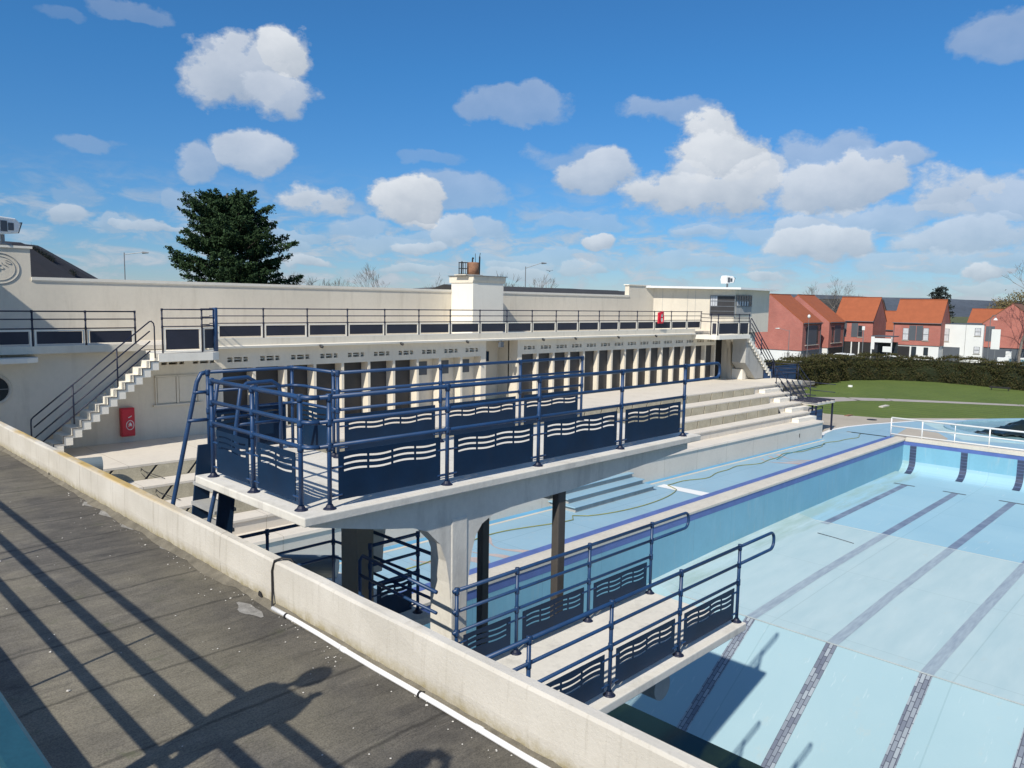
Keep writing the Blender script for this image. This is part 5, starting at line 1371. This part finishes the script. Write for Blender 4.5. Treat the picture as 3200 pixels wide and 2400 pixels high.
# ================================================================== HOUSES
AA = Vector((-.0698,.9976)); BB = Vector((.9976,.0698))
def hframe(c):
    def f(s, t, z): p = AA*s+BB*t; return (p.x, p.y, z)
    return f
def house(name, c, Wd, Dp, ze, zr, ridge, lab, wall='brick', roof='tiles', zb=1.7, base='house_white', sr=None, ov=.12, cat='house', zlow=2.45):
    e = empty(name, (c[0],c[1],0), 0, label=lab, cat=cat); f = hframe(c)
    h = M(f); 
    if ridge == 'b':      # gable faces the pool, ridge runs away
        sr = Wd/2 if sr is None else sr
        h.prism([(0,zlow),(Wd,zlow),(Wd,ze),(sr,zr),(0,ze)], 'y', 0, Dp)
    else:
        h.add([(0,0,zlow),(Wd,0,zlow),(Wd,Dp,zlow),(0,Dp,zlow),(0,0,ze),(Wd,0,ze),(Wd,Dp,ze),(0,Dp,ze),(0,Dp/2,zr),(Wd,Dp/2,zr)],
              [(0,1,5,4),(1,2,6,9,5),(2,3,7,6),(3,0,4,8,7)])
    h.build('wall', MT[wall], e)
    g = M(f); g.box(.12, Wd-.12, .12, Dp-.12, 0, zlow+.01); g.build('ground_floor', MT[base], e)
    r = M(f)
    if ridge == 'b':
        k = (zr-ze)/sr
        for (s0, z0, s1, z1) in ((-ov, ze-ov*k, sr, zr),(sr, zr, Wd+ov, ze-ov*(zr-ze)/(Wd-sr))):
            r.add([(s0,.03,z0+.02),(s1,.03,z1+.02),(s1,Dp+.1,z1+.02),(s0,Dp+.1,z0+.02),(s0,.03,z0+.14),(s1,.03,z1+.14),(s1,Dp+.1,z1+.14),(s0,Dp+.1,z0+.14)],[(0,1,2,3),(7,6,5,4),(0,4,5,1),(1,5,6,2),(2,6,7,3),(3,7,4,0)])
    else:
        k = (zr-ze)/(Dp/2)
        for (t0, z0, t1, z1) in ((-ov, ze-ov*k, Dp/2, zr),(Dp/2, zr, Dp+ov, ze-ov*k)):
            r.add([(-.05,t0,z0+.02),(Wd+.05,t0,z0+.02),(Wd+.05,t1,z1+.02),(-.05,t1,z1+.02),(-.05,t0,z0+.14),(Wd+.05,t0,z0+.14),(Wd+.05,t1,z1+.14),(-.05,t1,z1+.14)],[(0,1,2,3),(7,6,5,4),(0,4,5,1),(1,5,6,2),(2,6,7,3),(3,7,4,0)])
    r.build('roof', MT[roof], e)
    if ridge == 'a':
        g = M(f); g.tube([(-.05,-.20,ze-.04),(Wd+.05,-.20,ze-.04)], .065, 6); g.build('gutter', MT['clad_grey'], e)
        g = M(f); g.tube([(Wd-.12,-.19,ze-.05),(Wd-.12,-.05,ze-.3),(Wd-.12,-.05,.1)], .045, 6); g.build('downpipe', MT['clad_grey'], e)
        g = M(f); g.box(-.06,Wd+.06,Dp/2-.09,Dp/2+.09,zr+.11,zr+.20); g.build('ridge_cap', MT[roof], e)
        g = M(f); g.box(-.07,-.01,-.14,.02,ze-.15,ze+.12); g.build('verge_board', MT['clad_grey'], e)
    else:
        g = M(f); g.tube([(-.20,-.02,ze-.06),(-.20,Dp+.05,ze-.06)], .065, 6); g.build('gutter', MT['clad_grey'], e)
        g = M(f); g.tube([(-.19,Dp-.2,ze-.08),(-.05,Dp-.2,ze-.3),(-.05,Dp-.2,.1)], .045, 6); g.build('downpipe', MT['clad_grey'], e)
        g = M(f); g.box(sr-.09,sr+.09,0,Dp+.1,zr+.10,zr+.19); g.build('ridge_cap', MT[roof], e)
    return e, f
def win(e, f, s0, s1, z0, z1, t=0, curtain=True, frame='clad_grey', sill=True, pane='glass', bars=1):
    w = M(f); w.box(s0, s1, t-.02, t+.0, z0, z1); o = w.build('window', MT[frame], e)
    g = M(f); k = .05; zs = [z0+(z1-z0)*i/(bars+1) for i in range(bars+2)]
    for a, b in zip(zs[:-1], zs[1:]): g.box(s0+k, s1-k, t-.028, t-.021, a+k*.7, b-k*.7)
    g.build('pane', MT['curtain' if curtain else pane], o)
    if sill: g = M(f); g.box(s0-.06, s1+.06, t-.09, t-.001, z0-.08, z0-.02); g.build('sill', MT['coping'], o)
    return o
def plate(e, f, s0, s1, z0, z1, name, mat, t=0, th=.03, t2=None):
    w = M(f); w.box(s0, s1, t-th, t if t2 is None else t2, z0, z1); return w.build(name, MT[mat], e)
def sidewin(e, f, t0, t1, z0, z1, name, mat, o=.03):
    w = M(f); w.box(-o, -.001, t0, t1, z0, z1); return w.build(name, MT[mat], e)
# 1
e, f = house('brick_house', (92.97,40.85), 8.6, 6.6, 5.12, 8.54, 'b', 'leftmost pink brick house with blank gable and white ground floor next to the lookout cabin', zlow=1.68)
w = sidewin(e, f, 1.6, 5.0, 2.35, 4.75, 'shutter', 'clad_grey', .05); sidewin(e, f, 1.2, 1.7, 2.5, 4.6, 'window', 'glass', .04); sidewin(e, f, 5.0, 5.5, 2.5, 4.6, 'window', 'glass', .04)
sidewin(e, f, 1.0, 5.7, 2.25, 2.33, 'sill', 'coping', .10); sidewin(e, f, .6, 6.2, .2, 1.6, 'shopfront', 'clad_grey', -.08)
# 2
e, f = house('brick_house', (101.77,41.16), 8.7, 6.2, 5.14, 8.62, 'b', 'second pink brick house, its sloping gable edge just behind the leftmost one', zlow=1.77)
sidewin(e, f, 2.3, 4.6, 2.4, 4.7, 'shutter', 'clad_grey', .05); sidewin(e, f, 1.2, 1.7, 2.45, 4.5, 'window', 'glass', .04); sidewin(e, f, .9, 5.4, 2.3, 2.38, 'sill', 'coping', .1); sidewin(e, f, .4, 5.8, .2, 1.7, 'shopfront', 'dark', -.08)
# 3
e, f = house('brick_house', (109.46,38.32), 5.2, 6.4, 5.28, 8.46, 'a', 'brick house with grey shutters between the sloping gables and the white carport', zlow=2.42, base='clad_grey')
plate(e, f, 3.42, 3.9, 3.08, 5.08, 'shutter', 'clad_grey'); plate(e, f, 1.93, 2.78, 3.08, 5.02, 'shutter', 'clad_grey'); win(e, f, 1.30, 1.90, 3.12, 4.68, curtain=False)
plate(e, f, .2, 3.7, .1, 2.3, 'shopfront', 'dark', t=.12, th=.03); plate(e, f, 1.6, 1.75, .0, 2.4, 'pier', 'house_white', t=.1, th=.1); plate(e, f, 2.6, 2.75, .0, 2.4, 'pier', 'house_white', t=.1, th=.1)
# 4
e, f = house('brick_house', (108.24,29.56), 5.62, 5.2, 5.27, 8.2, 'a', 'brick house with two curtained windows and grey shutters beside the white cube house', zlow=2.38)
win(e, f, 3.70, 4.42, 3.02, 4.58); win(e, f, 1.34, 2.02, 3.04, 4.64); plate(e, f, 2.86, 3.68, 3.0, 4.92, 'shutter', 'clad_grey'); plate(e, f, 2.04, 2.80, 3.0, 4.92, 'shutter', 'clad_grey')
plate(e, f, 3.5, 5.4, .1, 2.2, 'porch', 'dark', t=.12); plate(e, f, 2.7, 3.3, .8, 2.2, 'window', 'glass', t=.12); plate(e, f, 1.3, 1.85, 1.1, 2.15, 'window', 'glass', t=.12)
# 5 white cube
e = empty('white_house', (110.95,25.37,0), 0, label='flat roofed white rendered cube house with dark garage door', cat='house'); f = hframe(None)
M(f).box(0,4.88,0,6,0,5.2).build('wall', MT['house_white'], e); M(f).box(-.04,4.92,-.04,6.04,5.2,5.26).build('roof', MT['clad_grey'], e)
win(e, f, 3.84, 4.48, 2.98, 4.6); win(e, f, .30, .98, 3.82, 4.80, curtain=True); win(e, f, .30, .96, 1.55, 2.42); plate(e, f, 2.52, 4.46, .0, 2.25, 'garage_door', 'clad_grey')
plate(e, f, 1.96, 1.99, 0, 5.2, 'downpipe', 'metal_grey', th=.05)
# 6 old brick with gable
e, f = house('brick_house', (112.0,19.6), 6.1, 7, 5.38, 7.85, 'b', 'reddish brick gabled house at the right edge with one large grey shutter', zlow=2.4, base='clad_grey', wall='brick', roof='tiles2')
plate(e, f, 4.75, 5.72, 3.15, 5.06, 'shutter', 'clad_grey'); plate(e, f, 3.3, 5.5, .2, 2.2, 'garage_door', 'clad_grey', t=.12); plate(e, f, 2.7, 3.3, .0, 2.0, 'side_door', 'house_white', t=.0, th=.6)
e, f = house('brick_house', (127.81,24.5), 6.8, 6, 5.19, 7.12, 'a', 'house behind with plain orange roof, partly hidden by the white cube house')
e, f = house('brick_house', (133.06,41.0), 6.2, 7, 3.6, 6.55, 'a', 'farther house showing only its orange roof between the brick houses', zlow=1.0)
e, f = house('brick_house', (150,52), 14, 8, 5.2, 8.6, 'a', 'distant low house with dark slate roof seen in the dip of the orange roofs', roof='slate', wall='brick2')
# carport
e = empty('carport', (101.85,33.23,0), 0, label='white framed carport between two brick houses', cat='carport')
M(f).box(-.05,2.5,0,3,3.5,3.62).build('roof', MT['clad_grey'], e); M(f).box(.0,2.06,.0,.12,2.80,3.32).build('sign_board', MT['house_white'], e)
for s_ in (.0, 2.35): M(f).box(s_-.0,s_+.12,0,.14,0,3.5).build('post', MT['house_white'], e)
M(f).box(2.06,2.48,-.03,.0,1.9,3.5).build('side_screen', MT['house_white'], e); M(f).box(0,2.4,2.8,2.9,0,2.8).build('back_wall', MT['glass'], e)
# street furniture
def lamp(name, base, H, arm, lab, group=None, r=.06, head='box'):
    e = empty(name, base, 0, label=lab, cat='street lamp'); 
    a = M(); a.tube([(0,0,0),(0,0,H)], r, 8, r2=r*.6); a.build('pole', MT['metal_grey'], e)
    if arm: 
        a = M(); a.tube([(0,0,H-.15),(arm[0],arm[1],H+arm[2])], r*.45, 6); a.build('arm', MT['metal_grey'], e)
        a = M(); v = Vector((arm[0],arm[1],0)).normalized(); a.tube([Vector((arm[0],arm[1],H+arm[2]-.02)), Vector((arm[0],arm[1],H+arm[2]-.02))+v*.45], .09, 8, r2=.04); a.build('lamp_head', MT['metal_grey'], e)
    else:
        a = M(); a.ball((0,0,H+.12), .17, 6, 1.3); a.build('lamp_head', MT['house_white'], e)
    return e
lamp('street_lamp', (85.06,38.93,0), 4.45, (-.55,.95,.15), 'thin street lamp in front of the blank pink gable', r=.05)
lamp('street_lamp', (86.6,37.4,0), 5.9, None, 'pole topped with a small pale lantern before the first orange roof', r=.04)
lamp('street_lamp', (21.7,63.6,0), 10.4, (1.1,-.7,.05), 'street lamp on the skyline left of the big conifer')
lamp('street_lamp', (50.7,48.2,0), 10.3, (1.15,-.9,.35), 'street lamp with raised arm on the skyline right of the chimney stack')
def sign(base, H, w, h, lab, mat='house_white'):
    e = empty('road_sign', base, 0, label=lab, cat='road sign'); a = M(); a.tube([(0,0,0),(0,0,H)], .05, 8); a.build('post', MT['metal_grey'], e)
    a = M(); a.box(-.10,-.06,-w/2,w/2,H-h,H); a.build('plate', MT[mat], e, bevel=.02); return e
sign((91.0,32.85,0), 5.0, .32, .45, 'pole with small square white plate before the brick house with shutters')
sign((93.5,31.0,0), 2.7, .95, .65, 'pale blue white rectangular sign standing above the hedge')
sign((101.75,22.0,0), 4.9, .9, 2.3, 'grey post with tall rounded white sign panel right of the white cube house')
e = empty('hanging_lamp', (101.6,22.15,0), 0, label='old street lamp with white bell shade above the right sign panel', cat='street lamp')
a = M(); a.tube([(0,.5,0),(0,.5,6.0),(0,.3,6.5),(0,0,6.5),(0,0,6.2)], .04, 6); a.build('pole', MT['metal_grey'], e); a = M(); a.tube([(0,0,6.2),(0,0,5.95)], .08, 10, r2=.24); a.build('lamp_shade', MT['house_white'], e)
for i, (y, l_) in enumerate(((20.9,'pale blue bin beside the tall white sign panel'),(19.3,'pale blue bin nearest the right edge of the picture'))):
    e = empty('wheelie_bin', (103,y,0), 0, label=l_, cat='bin'); M().box(-.3,.3,-.28,.28,.05,1.55).build('body', surf('bin_blue',(.14,.28,.36)), e, bevel=.04); M().box(-.34,.34,-.32,.32,1.55,1.72).build('lid', MT['house_white'], e)
def car(base, lab, mat):
    e = empty('parked_car', base, R(86), label=lab, cat='car'); a = M()
    a.prism([(-2,.35),(-2,.85),(-1.75,.95),(-1.1,1.42),(.5,1.45),(1.15,.98),(1.95,.85),(2.05,.4)], 'y', -.8,.8); a.build('body', mat, e, bevel=.08)
    a = M(); a.prism([(-1.55,.97),(-1.05,1.36),(.45,1.38),(1.0,1.0)], 'y', -.815,.815); a.build('window', MT['glass'], e)
    for x in (-1.25,1.3):
        for y in (-.72,.72):
            a = M(); a.tube([(x,y-.1,.32),(x,y+.1,.32)], .32, 14); a.build('wheel', MT['black'], e)
car((94.2,36.3,.15), 'white car before the brick house with shutters beside the carport', MT['house_white'])
car((95.5,31.0,.15), 'white car before the brick house with two curtained windows', MT['house_white'])
m = M(); m.box(96,96.2,19,22.4,0,1.2); tag(m.build('garden_wall', MT['concrete_grey']), 'low grey garden wall at the right edge above the hedge', 'wall')
m = M(); m.box(97.0,97.4,19.6,20.7,0,1.95); tag(m.build('utility_cabinet', MT['house_white'], bevel=.03), 'tall white utility cabinet standing by the right brick house', 'cabinet')
# bird
e = empty('bird', (44.8,40.0,9.5), R(30), label='small dark bird flying right of the lamp post over the slate roof', cat='bird')
a = M(); a.tube([(-.16,0,0),(-.08,0,.01),(.05,0,.0),(.13,0,.01)], .035, 8, r2=.02); a.build('body', MT['black'], e); a = M(); a.add([(0,0,.02),(.08,.25,.10),(-.06,.28,.08),(-.08,0,.02),(.08,-.25,.10),(-.06,-.28,.08)], [(0,1,2,3),(0,3,5,4)]); a.build('wings', MT['black'], e, solid=.01)
